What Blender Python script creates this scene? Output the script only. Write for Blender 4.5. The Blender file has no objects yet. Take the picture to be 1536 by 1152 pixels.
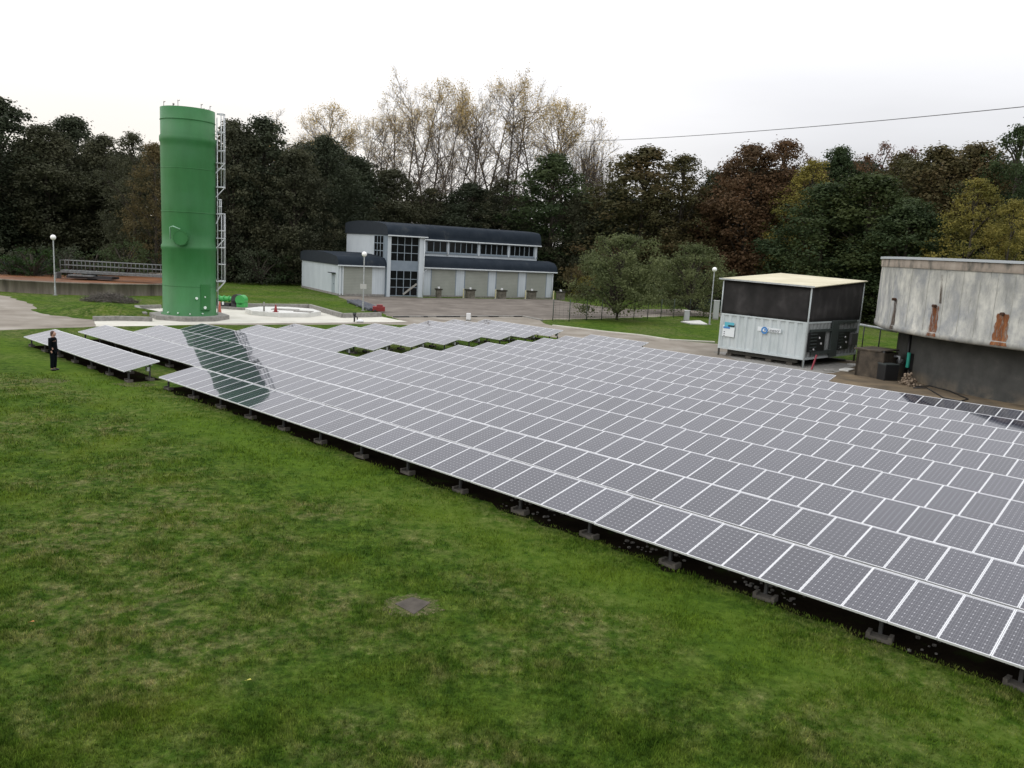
import bpy, bmesh, math, random
import numpy as np
from mathutils import Vector, Matrix
random.seed(7); RNG=np.random.default_rng(11)
S=bpy.context.scene
# ------------------------------------------------------------------ camera
F=1221.; PIT=math.radians(9.53); ROLL=math.radians(3.2); H=6.6
_f=np.array([0,math.cos(PIT),-math.sin(PIT)]); _u0=np.array([0,math.sin(PIT),math.cos(PIT)]); _r0=np.array([1.,0,0])
_r=_r0*math.cos(ROLL)+_u0*math.sin(ROLL); _u=-_r0*math.sin(ROLL)+_u0*math.cos(ROLL)
CP=np.array([0,0,H])
cd=bpy.data.cameras.new('camera'); cam=bpy.data.objects.new('camera',cd); S.collection.objects.link(cam)
cd.sensor_width=36; cd.lens=F*36/1536; cd.clip_end=3000; cd.clip_start=.1
M=Matrix([[_r[0],_u[0],-_f[0],0],[_r[1],_u[1],-_f[1],0],[_r[2],_u[2],-_f[2],H],[0,0,0,1]])
cam.matrix_world=M; S.camera=cam
# ------------------------------------------------------------------ sky and light
S.view_settings.view_transform='Standard'; S.view_settings.look='None'; S.view_settings.exposure=0; S.view_settings.gamma=1
W=bpy.data.worlds.new('World'); S.world=W; W.use_nodes=True
nt=W.node_tree; N=nt.nodes; Lk=nt.links; N.clear()
SUN_EL=math.radians(28); SUN_AZ=math.radians(-105)   # azimuth from +Y clockwise
out=N.new('ShaderNodeOutputWorld'); bg=N.new('ShaderNodeBackground'); Lk.new(bg.outputs[0],out.inputs[0])
sky=N.new('ShaderNodeTexSky'); sky.sky_type='NISHITA'; sky.sun_disc=False; sky.sun_elevation=SUN_EL; sky.sun_rotation=SUN_AZ
tc=N.new('ShaderNodeTexCoord'); sx=N.new('ShaderNodeSeparateXYZ'); Lk.new(tc.outputs['Generated'],sx.inputs[0])
def wmath(op,a,b=None,c=None,clamp=False):
    m=N.new('ShaderNodeMath'); m.operation=op; m.use_clamp=clamp
    for i,v in enumerate((a,b,c)):
        if v is None: continue
        if isinstance(v,(int,float)): m.inputs[i].default_value=v
        else: Lk.new(v,m.inputs[i])
    return m.outputs[0]
z=wmath('MAXIMUM',sx.outputs[2],0.0)
grad=wmath('MULTIPLY_ADD',z,1.15,0.955)
ns=N.new('ShaderNodeTexNoise'); ns.inputs['Scale'].default_value=1.6; ns.inputs['Detail'].default_value=5; ns.inputs['Roughness'].default_value=.5
mp=N.new('ShaderNodeMapping'); mp.inputs['Scale'].default_value=(1,1,5.5); mp.inputs['Location'].default_value=(.3,.1,.75); Lk.new(tc.outputs['Generated'],mp.inputs[0]); Lk.new(mp.outputs[0],ns.inputs[0])
# the cloud bank low on the right
right=wmath('MULTIPLY_ADD',sx.outputs[0],2.4,.1,clamp=True)
low=wmath('MULTIPLY_ADD',z,-5.5,1.55,clamp=True)
bank=wmath('MULTIPLY',wmath('MULTIPLY',right,low),.30)
cl=wmath('MULTIPLY_ADD',ns.outputs[0],.38,-.17)
b1=wmath('SUBTRACT',wmath('ADD',grad,cl),bank)
warm=N.new('ShaderNodeMix'); warm.data_type='RGBA'; warm.inputs[6].default_value=(.98,.98,1.01,1); warm.inputs[7].default_value=(1.04,.955,.83,1)
wl=wmath('MULTIPLY',wmath('MULTIPLY_ADD',sx.outputs[0],-1.5,.45,clamp=True),wmath('MULTIPLY_ADD',z,-4.0,1.0,clamp=True)); Lk.new(wl,warm.inputs[0])
cm=N.new('ShaderNodeVectorMath'); cm.operation='SCALE'; Lk.new(warm.outputs[2],cm.inputs[0]); Lk.new(b1,cm.inputs[3])
sk=N.new('ShaderNodeVectorMath'); sk.operation='SCALE'; sk.inputs[3].default_value=.10; Lk.new(sky.outputs[0],sk.inputs[0])
mx=N.new('ShaderNodeMix'); mx.data_type='RGBA'; mx.inputs[0].default_value=.94; Lk.new(sk.outputs[0],mx.inputs[6]); Lk.new(cm.outputs[0],mx.inputs[7])
Lk.new(mx.outputs[2],bg.inputs[0]); bg.inputs[1].default_value=1.0
sl=bpy.data.lights.new('sun','SUN'); sl.energy=.5; sl.angle=math.radians(35); sl.color=(1,.95,.88)
so=bpy.data.objects.new('sun',sl); S.collection.objects.link(so)
sd=Vector((math.sin(SUN_AZ)*math.cos(SUN_EL),math.cos(SUN_AZ)*math.cos(SUN_EL),math.sin(SUN_EL)))
so.rotation_euler=sd.to_track_quat('Z','Y').to_euler(); so.location=(-60,-10,60)
# ------------------------------------------------------------------ site survey: photograph bearings -> ground points
def ray(x,y): return _f*F+_r*(x-768)-_u*(y-576)
def g(x,y,z=0):
    d=ray(x,y); return CP+d*((z-H)/d[2])
def pj(p):
    q=np.array(p,float)-CP; c=q@_f; return 768+F*(q@_r)/c,576-F*(q@_u)/c
def at(x,y,dist):
    d=ray(x,y); return CP+d*(dist/math.hypot(d[0],d[1]))
def zat(x,y,p):
    d=ray(x,y); return H+d[2]*math.hypot(p[0],p[1])/math.hypot(d[0],d[1])
# ------------------------------------------------------------------ helpers
def link(o): S.collection.objects.link(o); return o
def tag(o,label=None,cat=None,group=None,kind=None):
    if label: o['label']=label
    if cat: o['category']=cat
    if group: o['group']=group
    if kind: o['kind']=kind
    return o
def empty(name,loc,rz=0):
    o=bpy.data.objects.new(name,None); o.empty_display_size=.3; link(o); o.location=tuple(loc); o.rotation_euler=(0,0,rz); return o
class MB:
    def __init__(s): s.v=[];s.f=[];s.m=[];s.sm=[]
    def add(s,vs,fs,mi=0,smooth=False):
        n=len(s.v); s.v+= [tuple(float(c) for c in p) for p in vs]
        for f in fs: s.f.append(tuple(n+i for i in f)); s.m.append(mi); s.sm.append(smooth)
        return s
    def box(s,lo,hi,mi=0):
        x0,y0,z0=lo;x1,y1,z1=hi
        return s.add([(x0,y0,z0),(x1,y0,z0),(x1,y1,z0),(x0,y1,z0),(x0,y0,z1),(x1,y0,z1),(x1,y1,z1),(x0,y1,z1)],
          [(0,3,2,1),(4,5,6,7),(0,1,5,4),(1,2,6,5),(2,3,7,6),(3,0,4,7)],mi)
    def bar(s,a,b,w,h=None,mi=0):
        """rectangular bar between two points"""
        h=h or w; a=Vector(a);b=Vector(b); d=(b-a).normalized(); up=Vector((0,0,1)) if abs(d.z)<.95 else Vector((1,0,0))
        x=d.cross(up).normalized()*w/2; y=x.cross(d).normalized()*h/2
        vs=[a-x-y,a+x-y,a+x+y,a-x+y,b-x-y,b+x-y,b+x+y,b-x+y]
        return s.add(vs,[(0,1,2,3),(7,6,5,4),(4,5,1,0),(5,6,2,1),(6,7,3,2),(7,4,0,3)],mi)
    def tube(s,pts,rad,n=8,mi=0,cap=True,smooth=None):
        if smooth is None: smooth=n<20 and not cap or n<=8
        pts=[Vector(p) for p in pts]; R=rad if isinstance(rad,(list,tuple)) else [rad]*len(pts)
        vs=[];fs=[]; px=None
        for i,p in enumerate(pts):
            d=(pts[min(i+1,len(pts)-1)]-pts[max(i-1,0)]).normalized()
            if px is None: px=d.orthogonal().normalized()
            px=(px-d*px.dot(d)); px=px.normalized() if px.length>1e-6 else d.orthogonal().normalized(); py=d.cross(px)
            for k in range(n):
                t=2*math.pi*k/n; vs.append(p+(px*math.cos(t)+py*math.sin(t))*R[i])
        for i in range(len(pts)-1):
            for k in range(n): fs.append((i*n+k,i*n+(k+1)%n,(i+1)*n+(k+1)%n,(i+1)*n+k))
        if cap: fs.append(tuple(range(n-1,-1,-1))); fs.append(tuple((len(pts)-1)*n+k for k in range(n)))
        return s.add(vs,fs,mi,smooth)
    def lathe(s,prof,c=(0,0,0),n=32,mi=0,a0=0,a1=2*math.pi,smooth=True,mis=None):
        full=abs(a1-a0-2*math.pi)<1e-6; m=n if full else n+1; vs=[]
        for r,z in prof:
            for k in range(m):
                t=a0+(a1-a0)*k/n; vs.append((c[0]+r*math.cos(t),c[1]+r*math.sin(t),c[2]+z))
        for i in range(len(prof)-1):
            fs=[(i*m+k,i*m+(k+1)%m,(i+1)*m+(k+1)%m,(i+1)*m+k) for k in range(n)]
            s.add(vs if i==0 else [],[f if i==0 else tuple(q-0 for q in f) for f in fs] if i==0 else [],0)
            if i==0: base=len(s.v)-len(vs); 
            else:
                for f in fs: s.f.append(tuple(base+q for q in f)); s.m.append(0); s.sm.append(False)
            for k in range(len(fs)): s.m[-1-k]=mis[i] if mis else mi; s.sm[-1-k]=smooth
        return s
    def prism(s,poly,z0,z1,mi=0,side=None):
        n=len(poly); vs=[(p[0],p[1],z0) for p in poly]+[(p[0],p[1],z1) for p in poly]
        s.add(vs,[tuple(range(n-1,-1,-1))],mi); b=len(s.v)-2*n
        s.f.append(tuple(b+n+i for i in range(n))); s.m.append(mi); s.sm.append(False)
        for i in range(n):
            s.f.append((b+i,b+(i+1)%n,b+n+(i+1)%n,b+n+i)); s.m.append(mi if side is None else side); s.sm.append(False)
        return s
    def sphere(s,c,r,n=16,mi=0,sc=(1,1,1)):
        vs=[];fs=[];m=n//2
        for i in range(m+1):
            p=math.pi*i/m
            for k in range(n):
                t=2*math.pi*k/n; vs.append((c[0]+r*sc[0]*math.sin(p)*math.cos(t),c[1]+r*sc[1]*math.sin(p)*math.sin(t),c[2]+r*sc[2]*math.cos(p)))
        for i in range(m):
            for k in range(n): fs.append((i*n+k,(i+1)*n+k,(i+1)*n+(k+1)%n,i*n+(k+1)%n))
        return s.add(vs,fs,mi,True)
    def mesh(s,name,mats):
        me=bpy.data.meshes.new(name); me.from_pydata(s.v,[],s.f)
        for m in (mats if isinstance(mats,(list,tuple)) else [mats]): me.materials.append(m)
        me.polygons.foreach_set('material_index',s.m); me.polygons.foreach_set('use_smooth',s.sm); me.validate(); me.update(); return me
    def build(s,name,mats,parent=None,bevel=0):
        o=link(bpy.data.objects.new(name,s.mesh(name,mats)))
        if parent is not None: o.parent=parent
        if bevel:
            b=o.modifiers.new('bevel','BEVEL'); b.width=bevel; b.segments=2; b.limit_method='ANGLE'
        return o
def quads_mesh(name,V,mats,mi=None):
    """V: (n,4,3) array of quads"""
    n=len(V); me=bpy.data.meshes.new(name); me.vertices.add(n*4); me.vertices.foreach_set('co',V.reshape(-1).astype(np.float32))
    me.loops.add(n*4); me.loops.foreach_set('vertex_index',np.arange(n*4,dtype=np.int32))
    me.polygons.add(n); me.polygons.foreach_set('loop_start',np.arange(0,n*4,4,dtype=np.int32)); me.polygons.foreach_set('loop_total',np.full(n,4,dtype=np.int32))
    for m in mats: me.materials.append(m)
    if mi is not None: me.polygons.foreach_set('material_index',mi.astype(np.int32))
    me.update(calc_edges=True); me.validate(); return me
# ------------------------------------------------------------------ materials
MT={}
def mat(name,col=(.5,.5,.5),rough=.6,metal=0,spec=.5):
    if name in MT: return MT[name]
    m=bpy.data.materials.new(name); m.use_nodes=True; b=m.node_tree.nodes['Principled BSDF']
    b.inputs['Base Color'].default_value=(*col,1); b.inputs['Roughness'].default_value=rough; b.inputs['Metallic'].default_value=metal
    b.inputs['Specular IOR Level'].default_value=spec; MT[name]=m; return m
class NB:
    def __init__(s,m): s.m=m; s.n=m.node_tree.nodes; s.l=m.node_tree.links; s.b=s.n['Principled BSDF']; s.tc=s.n.new('ShaderNodeTexCoord')
    def co(s,kind='Object',scale=(1,1,1)):
        mp=s.n.new('ShaderNodeMapping'); mp.inputs['Scale'].default_value=scale; s.l.new(s.tc.outputs[kind],mp.inputs[0]); return mp.outputs[0]
    def noise(s,scale,detail=4,rough=.55,co=None,dist=0):
        n=s.n.new('ShaderNodeTexNoise'); n.inputs['Scale'].default_value=scale; n.inputs['Detail'].default_value=detail; n.inputs['Roughness'].default_value=rough; n.inputs['Distortion'].default_value=dist
        s.l.new(co if co is not None else s.tc.outputs['Object'],n.inputs['Vector']); return n.outputs[0]
    def ramp(s,f,stops):
        r=s.n.new('ShaderNodeValToRGB'); e=r.color_ramp.elements
        while len(e)<len(stops): e.new(.5)
        for i,(p,c) in enumerate(stops):
            e[i].position=p; e[i].color=(*(c if isinstance(c,(tuple,list)) else (c,c,c)),1)
        s.l.new(f,r.inputs[0]); return r.outputs[0]
    def mix(s,f,a,b,mode='MIX'):
        m=s.n.new('ShaderNodeMix'); m.data_type='RGBA'; m.blend_type=mode
        for i,v in ((0,f),(6,a),(7,b)):
            if isinstance(v,(int,float)): m.inputs[i].default_value=v
            elif isinstance(v,tuple): m.inputs[i].default_value=(*v,1)
            else: s.l.new(v,m.inputs[i])
        return m.outputs[2]
    def math(s,op,a,b=None,c=None,clamp=False):
        m=s.n.new('ShaderNodeMath'); m.operation=op; m.use_clamp=clamp
        for i,v in enumerate((a,b,c)):
            if v is None: continue
            if isinstance(v,(int,float)): m.inputs[i].default_value=v
            else: s.l.new(v,m.inputs[i])
        return m.outputs[0]
    def bump(s,h,strength=.3,dist=.02):
        b=s.n.new('ShaderNodeBump'); b.inputs['Strength'].default_value=strength; b.inputs['Distance'].default_value=dist
        s.l.new(h,b.inputs['Height']); s.l.new(b.outputs[0],s.b.inputs['Normal'])
    def col(s,c): s.l.new(c,s.b.inputs['Base Color'])
def nmat(name,stops,scale=3,detail=5,rough=.8,co=(1,1,1),bump=0,bscale=None,spec=.3,bdist=.02,metal=0):
    if name in MT: return MT[name]
    m=mat(name,stops[0][1],rough,metal,spec); b=NB(m); c=b.co('Object',co); n=b.noise(scale,detail,.6,c); b.col(b.ramp(n,stops))
    if bump: b.bump(b.noise(bscale or scale*4,6,.65,c),bump,bdist)
    return m
alu=nmat('aluminium',[(.35,(.62,.63,.65)),(.65,(.72,.73,.75))],8,3,.35,metal=.35,spec=.5)
galv=nmat('galvanised_steel',[(.35,(.34,.36,.37)),(.65,(.48,.5,.51))],6,3,.45,metal=.4)
dgal=nmat('weathered_steel',[(.35,(.11,.115,.115)),(.65,(.19,.2,.2))],6,3,.55,metal=.2)
darksteel=mat('dark_steel',(.03,.03,.032),.6)
black=mat('black_plastic',(.012,.012,.013),.5)
concrete=nmat('concrete',[(.3,(.17,.165,.15)),(.7,(.30,.29,.27))],4,6,.9,bump=.3,bscale=30)
blockm=nmat('ballast_concrete',[(.3,(.05,.046,.038)),(.7,(.11,.10,.085))],5,6,.9,bump=.4,bscale=40)
palecon=nmat('new_concrete',[(.25,(.42,.41,.35)),(.5,(.54,.525,.46)),(.75,(.60,.59,.53))],.5,7,.85,bump=.1,bscale=20)
slabw=nmat('white_concrete',[(.3,(.50,.50,.47)),(.7,(.64,.64,.61))],1.5,6,.8)
white=mat('white_paint',(.72,.73,.73),.4)
red=mat('red_plastic',(.22,.02,.02),.6)
orange=mat('orange_plastic',(.42,.11,.07),.6)
# grass ground
def lawncol(b,w):
    n1=b.noise(.2,4,.6,w,.1); n2=b.noise(1.3,6,.75,w,.1); n3=b.noise(5.5,5,.8,w); n4=b.noise(26,4,.75,w); n5=b.noise(2.6,5,.7,w,.1)
    ba=b.ramp(n2,[(.30,(.028,.066,.008)),(.48,(.054,.104,.013)),(.60,(.082,.135,.021)),(.72,(.118,.166,.036))])
    dry=b.ramp(n3,[(.3,(.10,.11,.04)),(.7,(.22,.20,.115))])
    dm=b.math('MULTIPLY',b.math('MULTIPLY_ADD',n1,7,-3.05,clamp=True),b.math('MULTIPLY_ADD',n5,5,-2.15,clamp=True))
    dm=b.math('ADD',b.math('MULTIPLY',dm,.75),b.math('MULTIPLY',b.math('MULTIPLY_ADD',n3,9,-5.6,clamp=True),.45),clamp=True)
    c1=b.mix(dm,ba,dry)
    dk=b.math('MULTIPLY_ADD',n5,-7,3.1,clamp=True); c1=b.mix(b.math('MULTIPLY',dk,.45),c1,(.016,.044,.007))
    c1=b.mix(b.math('MULTIPLY_ADD',n3,3.6,-1.35,clamp=True),b.mix(1.0,c1,(.5,.53,.45),'MULTIPLY'),b.mix(1.0,c1,(1.5,1.42,1.3),'MULTIPLY'))
    yel=b.math('MULTIPLY_ADD',b.noise(.35,3,.5,w),5,-2.7,clamp=True)
    vd=b.n.new('ShaderNodeVectorMath'); vd.operation='DOT_PRODUCT'; vd.inputs[1].default_value=(math.cos(math.radians(-47.43)),-math.sin(math.radians(-47.43)),0); b.l.new(w,vd.inputs[0])
    band=b.math('SUBTRACT',1.0,b.math('ABSOLUTE',b.math('MULTIPLY',b.math('SUBTRACT',vd.outputs['Value'],12.9),.55)),clamp=True)
    c2=b.mix(b.math('MULTIPLY',yel,.5),c1,(.11,.155,.014))
    return b.mix(b.math('MULTIPLY',band,b.math('MULTIPLY_ADD',n5,2.2,-.55,clamp=True)),c2,(.085,.150,.013)),n3,n4
m=mat('lawn',(.03,.08,.01),.95,0,.05); b=NB(m)
c1,n3,n4=lawncol(b,b.tc.outputs['Object']); b.col(c1); b.bump(b.math('ADD',b.math('MULTIPLY',n3,1.0),b.math('MULTIPLY',n4,.5)),.9,.12)
lawn=m
asphalt=nmat('forecourt_asphalt',[(.3,(.085,.072,.060)),(.47,(.135,.117,.098)),(.55,(.15,.13,.11)),(.7,(.20,.178,.15))],.45,8,.9,bump=.2,bscale=8)
roadm=nmat('road_gravel',[(.3,(.145,.125,.10)),(.47,(.215,.19,.155)),(.56,(.24,.215,.18)),(.72,(.31,.285,.245))],.4,8,.92,bump=.2,bscale=8)
soil=nmat('shade_toned_soil',[(.3,(.006,.005,.0035)),(.55,(.011,.009,.006)),(.7,(.014,.022,.006))],1.3,7,1.0,bump=.6,bscale=9,spec=0)  # soil and moss, near-black because the shade under the panels is in the colour
sandm=nmat('sandy_soil',[(.3,(.06,.05,.034)),(.5,(.13,.10,.065)),(.7,(.20,.15,.09))],.6,8,.95,bump=.5,bscale=6)
# ------------------------------------------------------------------ ground sheets
o=MB().add([(-700,-80,0),(700,-80,0),(700,1300,0),(-700,1300,0)],[(0,1,2,3)]).build('grass_ground',lawn); tag(o,'short green lawn with dry patches under everything','lawn',kind='structure')
def sheet(name,px,z,m,label,cat,extra=None):
    P0=[g(*p)[:2] for p in px]; P=[]; rj=random.Random(len(px)*7+1)
    for a,c in zip(P0,P0[1:]+P0[:1]):
        L=math.hypot(*(c-a)); n=max(1,min(60,int(L/.9))); amp=.16 if name in ('road','shade_toned_soil','sandy_ground') else .05
        for k in range(n): q_=a+(c-a)*k/n; P.append((q_[0]+rj.gauss(0,amp)*(k>0),q_[1]+rj.gauss(0,amp)*(k>0)))
    o=MB().add([(x,y,z) for x,y in P],[tuple(range(len(P)))]).build(name,m)
    me=o.data; bm=bmesh.new(); bm.from_mesh(me); bmesh.ops.triangulate(bm,faces=bm.faces)
    for f in bm.faces:
        if f.normal.z<0: f.normal_flip()
    bm.to_mesh(me); bm.free()
    tag(o,label,cat,kind='structure'); return o
sheet('road',[(-260,430),(-260,505),(0,495.5),(65,493),(146,489.5),(229,489),(294,487.5),(365,487.5),(470,487),(560,486),(640,488),(700,492),(800,502),(850,508),(960,522),(1090,545),(1200,566),(1290,590),(1380,598),(1420,588),(1300,560),(1200,540),(1077,516),(1005,510),(960,503),(909,498),(860,492),(829,488.4),(815,484.5),(813,480),(852,479.2),(921,477.6),(975,475.6),(1024,473.6),(1073,475),(1180,482),(1400,490),(1400,482),(1180,474),(1064,468),(1021,463.5),(952,464.5),(894,459),(841,451),(829,449),(640,447),(560,444),(506,444),(520,450),(540,456),(560,465),(587,475),(600,482),(400,480),(230,481),(140.6,479.7),(109,477),(75.5,473),(52,460),(26,448.5),(0,443)],.004,roadm,'pale dusty road curving past the solar field','road')
sheet('forecourt',[(506,444),(560,444),(640,447),(829,449),(841,451),(894,459),(952,464.5),(1021,463.5),(1021,466),(952,475.5),(852,477.2),(813,478),(784,474),(590,475.5),(587,475),(560,465),(540,456),(520,450)],.008,asphalt,'brown asphalt forecourt in front of the blue-grey building','forecourt')
sheet('concrete_apron',[(141,481),(180,480.6),(229,480.6),(218,474),(204.6,463),(290,462),(368.7,461.4),(464.4,462.3),(513.6,476.5),(571,475),(612,483),(491.7,484.3),(322,485.7),(294,487),(229,489),(143,490)],.012,palecon,'pale new concrete apron around the green tower','apron')
sheet('sandy_ground',[(1180,556),(1215,548),(1270,540),(1300,543),(1420,575),(1700,640),(1700,680),(1536,628),(1400,598),(1290,590)],.016,sandm,'sandy brown ground between container and round tank','soil')
sheet('container_pad',[(1070,528),(1130,528),(1290,548),(1250,560),(1200,559),(1120,545)],.02,concrete,'stained concrete pad under the white container','pad')
# raised grass verge beyond apron
# ------------------------------------------------------------------ solar field
AZR=math.radians(-47.43)
U=np.array([math.sin(AZR),math.cos(AZR),0]); V=np.array([math.cos(AZR),-math.sin(AZR),0])
TILT=math.radians(12.4); PW=.807; PL=1.58; ZL=.507
m=mat('solar_cells',(.03,.03,.04),.22,0,.5); b=NB(m)
sp=b.n.new('ShaderNodeSeparateXYZ'); b.l.new(b.tc.outputs['Object'],sp.inputs[0])
cx=b.math('DIVIDE',b.math('SUBTRACT',sp.outputs[0],.022),.1257); cy=b.math('DIVIDE',b.math('SUBTRACT',sp.outputs[1],.025),.1247)
fx=b.math('FRACT',cx); fy=b.math('FRACT',cy)
ax=b.math('ABSOLUTE',b.math('SUBTRACT',fx,.5)); ay=b.math('ABSOLUTE',b.math('SUBTRACT',fy,.5))
line=b.math('GREATER_THAN',b.math('MAXIMUM',ax,ay),.487)
dia=b.math('GREATER_THAN',b.math('ADD',ax,ay),.865)
outx=b.math('ADD',b.math('LESS_THAN',cx,0.0),b.math('GREATER_THAN',cx,6.0)); outy=b.math('ADD',b.math('LESS_THAN',cy,0.0),b.math('GREATER_THAN',cy,12.0))
bus=b.math('MULTIPLY',b.math('LESS_THAN',b.math('ABSOLUTE',b.math('SUBTRACT',ax,.2)),.014),.45)
msk=b.math('MAXIMUM',b.math('MAXIMUM',b.math('MULTIPLY',line,.55),dia),b.math('MAXIMUM',bus,b.math('ADD',outx,outy)),clamp=True)
oi=b.n.new('ShaderNodeObjectInfo')
cell=b.mix(oi.outputs['Random'],(.007,.008,.019),(.020,.021,.036))
b.col(b.mix(msk,cell,(.30,.305,.325))); b.b.inputs['Roughness'].default_value=.3; b.b.inputs['IOR'].default_value=1.5
b.b.inputs['Specular IOR Level'].default_value=0; b.b.inputs['Coat Weight'].default_value=1.0; b.b.inputs['Coat Roughness'].default_value=.035; b.b.inputs['Coat IOR'].default_value=1.72
cells=m
frame=mat('anodised_frame',(.68,.69,.70),.4,.2)
def panel_mesh():
    q=MB(); w=PW-.008; L=PL; t=.04; e=.014
    q.box((.0,0,-t),(w,e,0.003),0); q.box((0,L-e,-t),(w,L,0.003),0); q.box((0,e,-t),(e,L-e,0.003),0); q.box((w-e,e,-t),(w,L-e,0.003),0)
    q.add([(e,e,0),(w-e,e,0),(w-e,L-e,0),(e,L-e,0)],[(0,1,2,3)],1)
    q.add([(e,e,-.012),(w-e,e,-.012),(w-e,L-e,-.012),(e,L-e,-.012)],[(3,2,1,0)],2)
    return q.mesh('panel',[frame,cells,mat('backsheet',(.35,.35,.35),.7)])
PANEL=panel_mesh()
rowV=[14.49,17.05,19.75,22.5,25.3,28.0,30.8,33.5,36.2,38.95,41.6,44.3]
segs=[] # (row, u_start(left/far), u_end(near))
UL=[48.0,49.4,48.4,48.6,46.8,46.9,45.4,45.5,44.5,46.0,46.1,45.4]
segs.append((0,48.0,35.2)); segs.append((0,33.13,-4.5))
for k in (1,2,3): segs.append((k,UL[k],-4.5-k*.3))
UA=[0,0,0,0,36.3,36.6,36.9,37.0,37.1,37.2,37.3,37.6]
UB=[0,0,0,0,34.3,34.2,34.1,34.4,34.4,34.6,34.9,34.8]
for k in range(4,12): segs.append((k,UL[k],UA[k]))
for k in range(4,12):
    segs.append((k,UB[k],{10:16.1,11:29.9}.get(k,-5.5 if k<9 else -1.5)))
# local row frame: x = -U (towards the right in the photo), y = V, origin at left low end on the ground
rz_row=math.atan2(-U[1],-U[0])
ordn=['first','second','third','fourth','fifth','sixth','seventh','eighth','ninth','tenth','eleventh','twelfth']
LEG_F=MB().box((-.03,-.03,.12),(.03,.03,ZL-.02)).mesh('leg',[darksteel]); 
yr=PL*.78*math.cos(TILT); zr=ZL+PL*.78*math.sin(TILT)-.06
LEG_R=MB().box((-.03,-.03,.12),(.03,.03,zr)).mesh('leg',[darksteel])
bl=MB(); bl.box((-.22,-.11,0),(.22,.11,.07)); bl.box((-.22,-.11,.07),(-.15,.11,.12)); bl.box((.15,-.11,.07),(.22,.11,.12)); BLOCK=bl.mesh('concrete_block',[blockm])
_sb=MB(); _rs=random.Random(2)  # soil strips whose dark tone and outline stand for shade below the rows
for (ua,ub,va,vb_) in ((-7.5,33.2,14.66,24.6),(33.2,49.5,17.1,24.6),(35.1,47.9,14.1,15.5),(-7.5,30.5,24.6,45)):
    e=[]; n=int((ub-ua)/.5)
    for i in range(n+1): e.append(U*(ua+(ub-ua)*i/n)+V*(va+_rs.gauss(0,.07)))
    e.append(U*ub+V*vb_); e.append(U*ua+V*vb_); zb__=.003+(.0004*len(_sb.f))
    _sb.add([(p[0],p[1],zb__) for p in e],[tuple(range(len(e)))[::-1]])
o=_sb.build('shade_toned_soil',soil); bm=bmesh.new(); bm.from_mesh(o.data); bmesh.ops.triangulate(bm,faces=bm.faces)
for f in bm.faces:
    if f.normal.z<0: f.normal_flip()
bm.to_mesh(o.data); bm.free(); tag(o,'bare soil and moss under the solar panels, with their shade darkened into its colour','soil',kind='structure')
def solar_row(k,u0,u1,label):
    n=int(round((u0-u1)/PW)); org=U*u0+V*(rowV[k]-(.62 if k==0 and u0>40 else 0))
    t=empty('solar_panel_row',org,rz_row); tag(t,label,'solar panels','rows of solar panels on the grass')
    # local y must be +V : rotation maps local x -> -U ; local y -> rot90(-U)
    sy=1 if (np.cross(np.append(-U[:2],0),V)[2]>0) else -1
    L=n*PW; rnd=random.Random(k*31+int(u0))
    step=0
    for i in range(n):
        if i%14==0: step=rnd.uniform(-.012,.012)
        p=link(bpy.data.objects.new('panel',PANEL)); p.parent=t
        p.location=((i)*PW if sy>0 else (i)*PW,0,ZL+step)
        if sy<0: p.location=((i)*PW,0,ZL+step)
        p.rotation_euler=(TILT*sy+rnd.gauss(0,.0022),rnd.gauss(0,.0022),0)
        if sy<0: p.scale=(1,-1,1)
    for fy in (.18,.78):
        y=sy*PL*fy*math.cos(TILT); zz=ZL+PL*fy*math.sin(TILT)-.07
        MB().box((0.02,min(y,y)-.02,zz-.03),(L-.02,y+.02,zz+.02)).build('rail',galv,t)
    q=max(2,int(round(L/2.17))+1); 
    for j in range(q):
        x=.25+(L-.5)*j/(q-1)
        for (yy,ms) in ((sy*.30,LEG_F),(sy*yr,LEG_R)):
            l=link(bpy.data.objects.new('leg',ms)); l.parent=t; l.location=(x,yy,0)
            c=link(bpy.data.objects.new('concrete_block',BLOCK)); c.parent=l; c.location=(0,0,0); c.rotation_euler=(0,0,rnd.uniform(-.12,.12))
        MB().bar((x,sy*.30,ZL+.0),(x,sy*yr,zr),.04,.05).build('brace',galv,t)
    if k>=4 and u1>36 or (k==0 and u0>40):
        c=MB().box((L-.35,sy*1.1-.05,.42),(L-.15,sy*1.1+.05,.6)); c.build('junction_box',mat('grey_box',(.4,.41,.42),.5),t)
    return t
for (k,u0,u1) in segs:
    if k==0: lab='short detached solar row behind the standing person' if u0>40 else 'long front solar row along the lawn edge, nearest the camera'
    elif k<4: lab='%s long unbroken solar row counted from the lawn edge'%ordn[k]
    elif u1>36: lab='%s solar row from the lawn, short far block before the green tower and building'%ordn[k]
    else: lab='%s solar row from the lawn, near block right of the aisle'%ordn[k] + {11:', shortest',10:', ending by the container'}.get(k,'')
    solar_row(k,u0,u1,lab)
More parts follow.
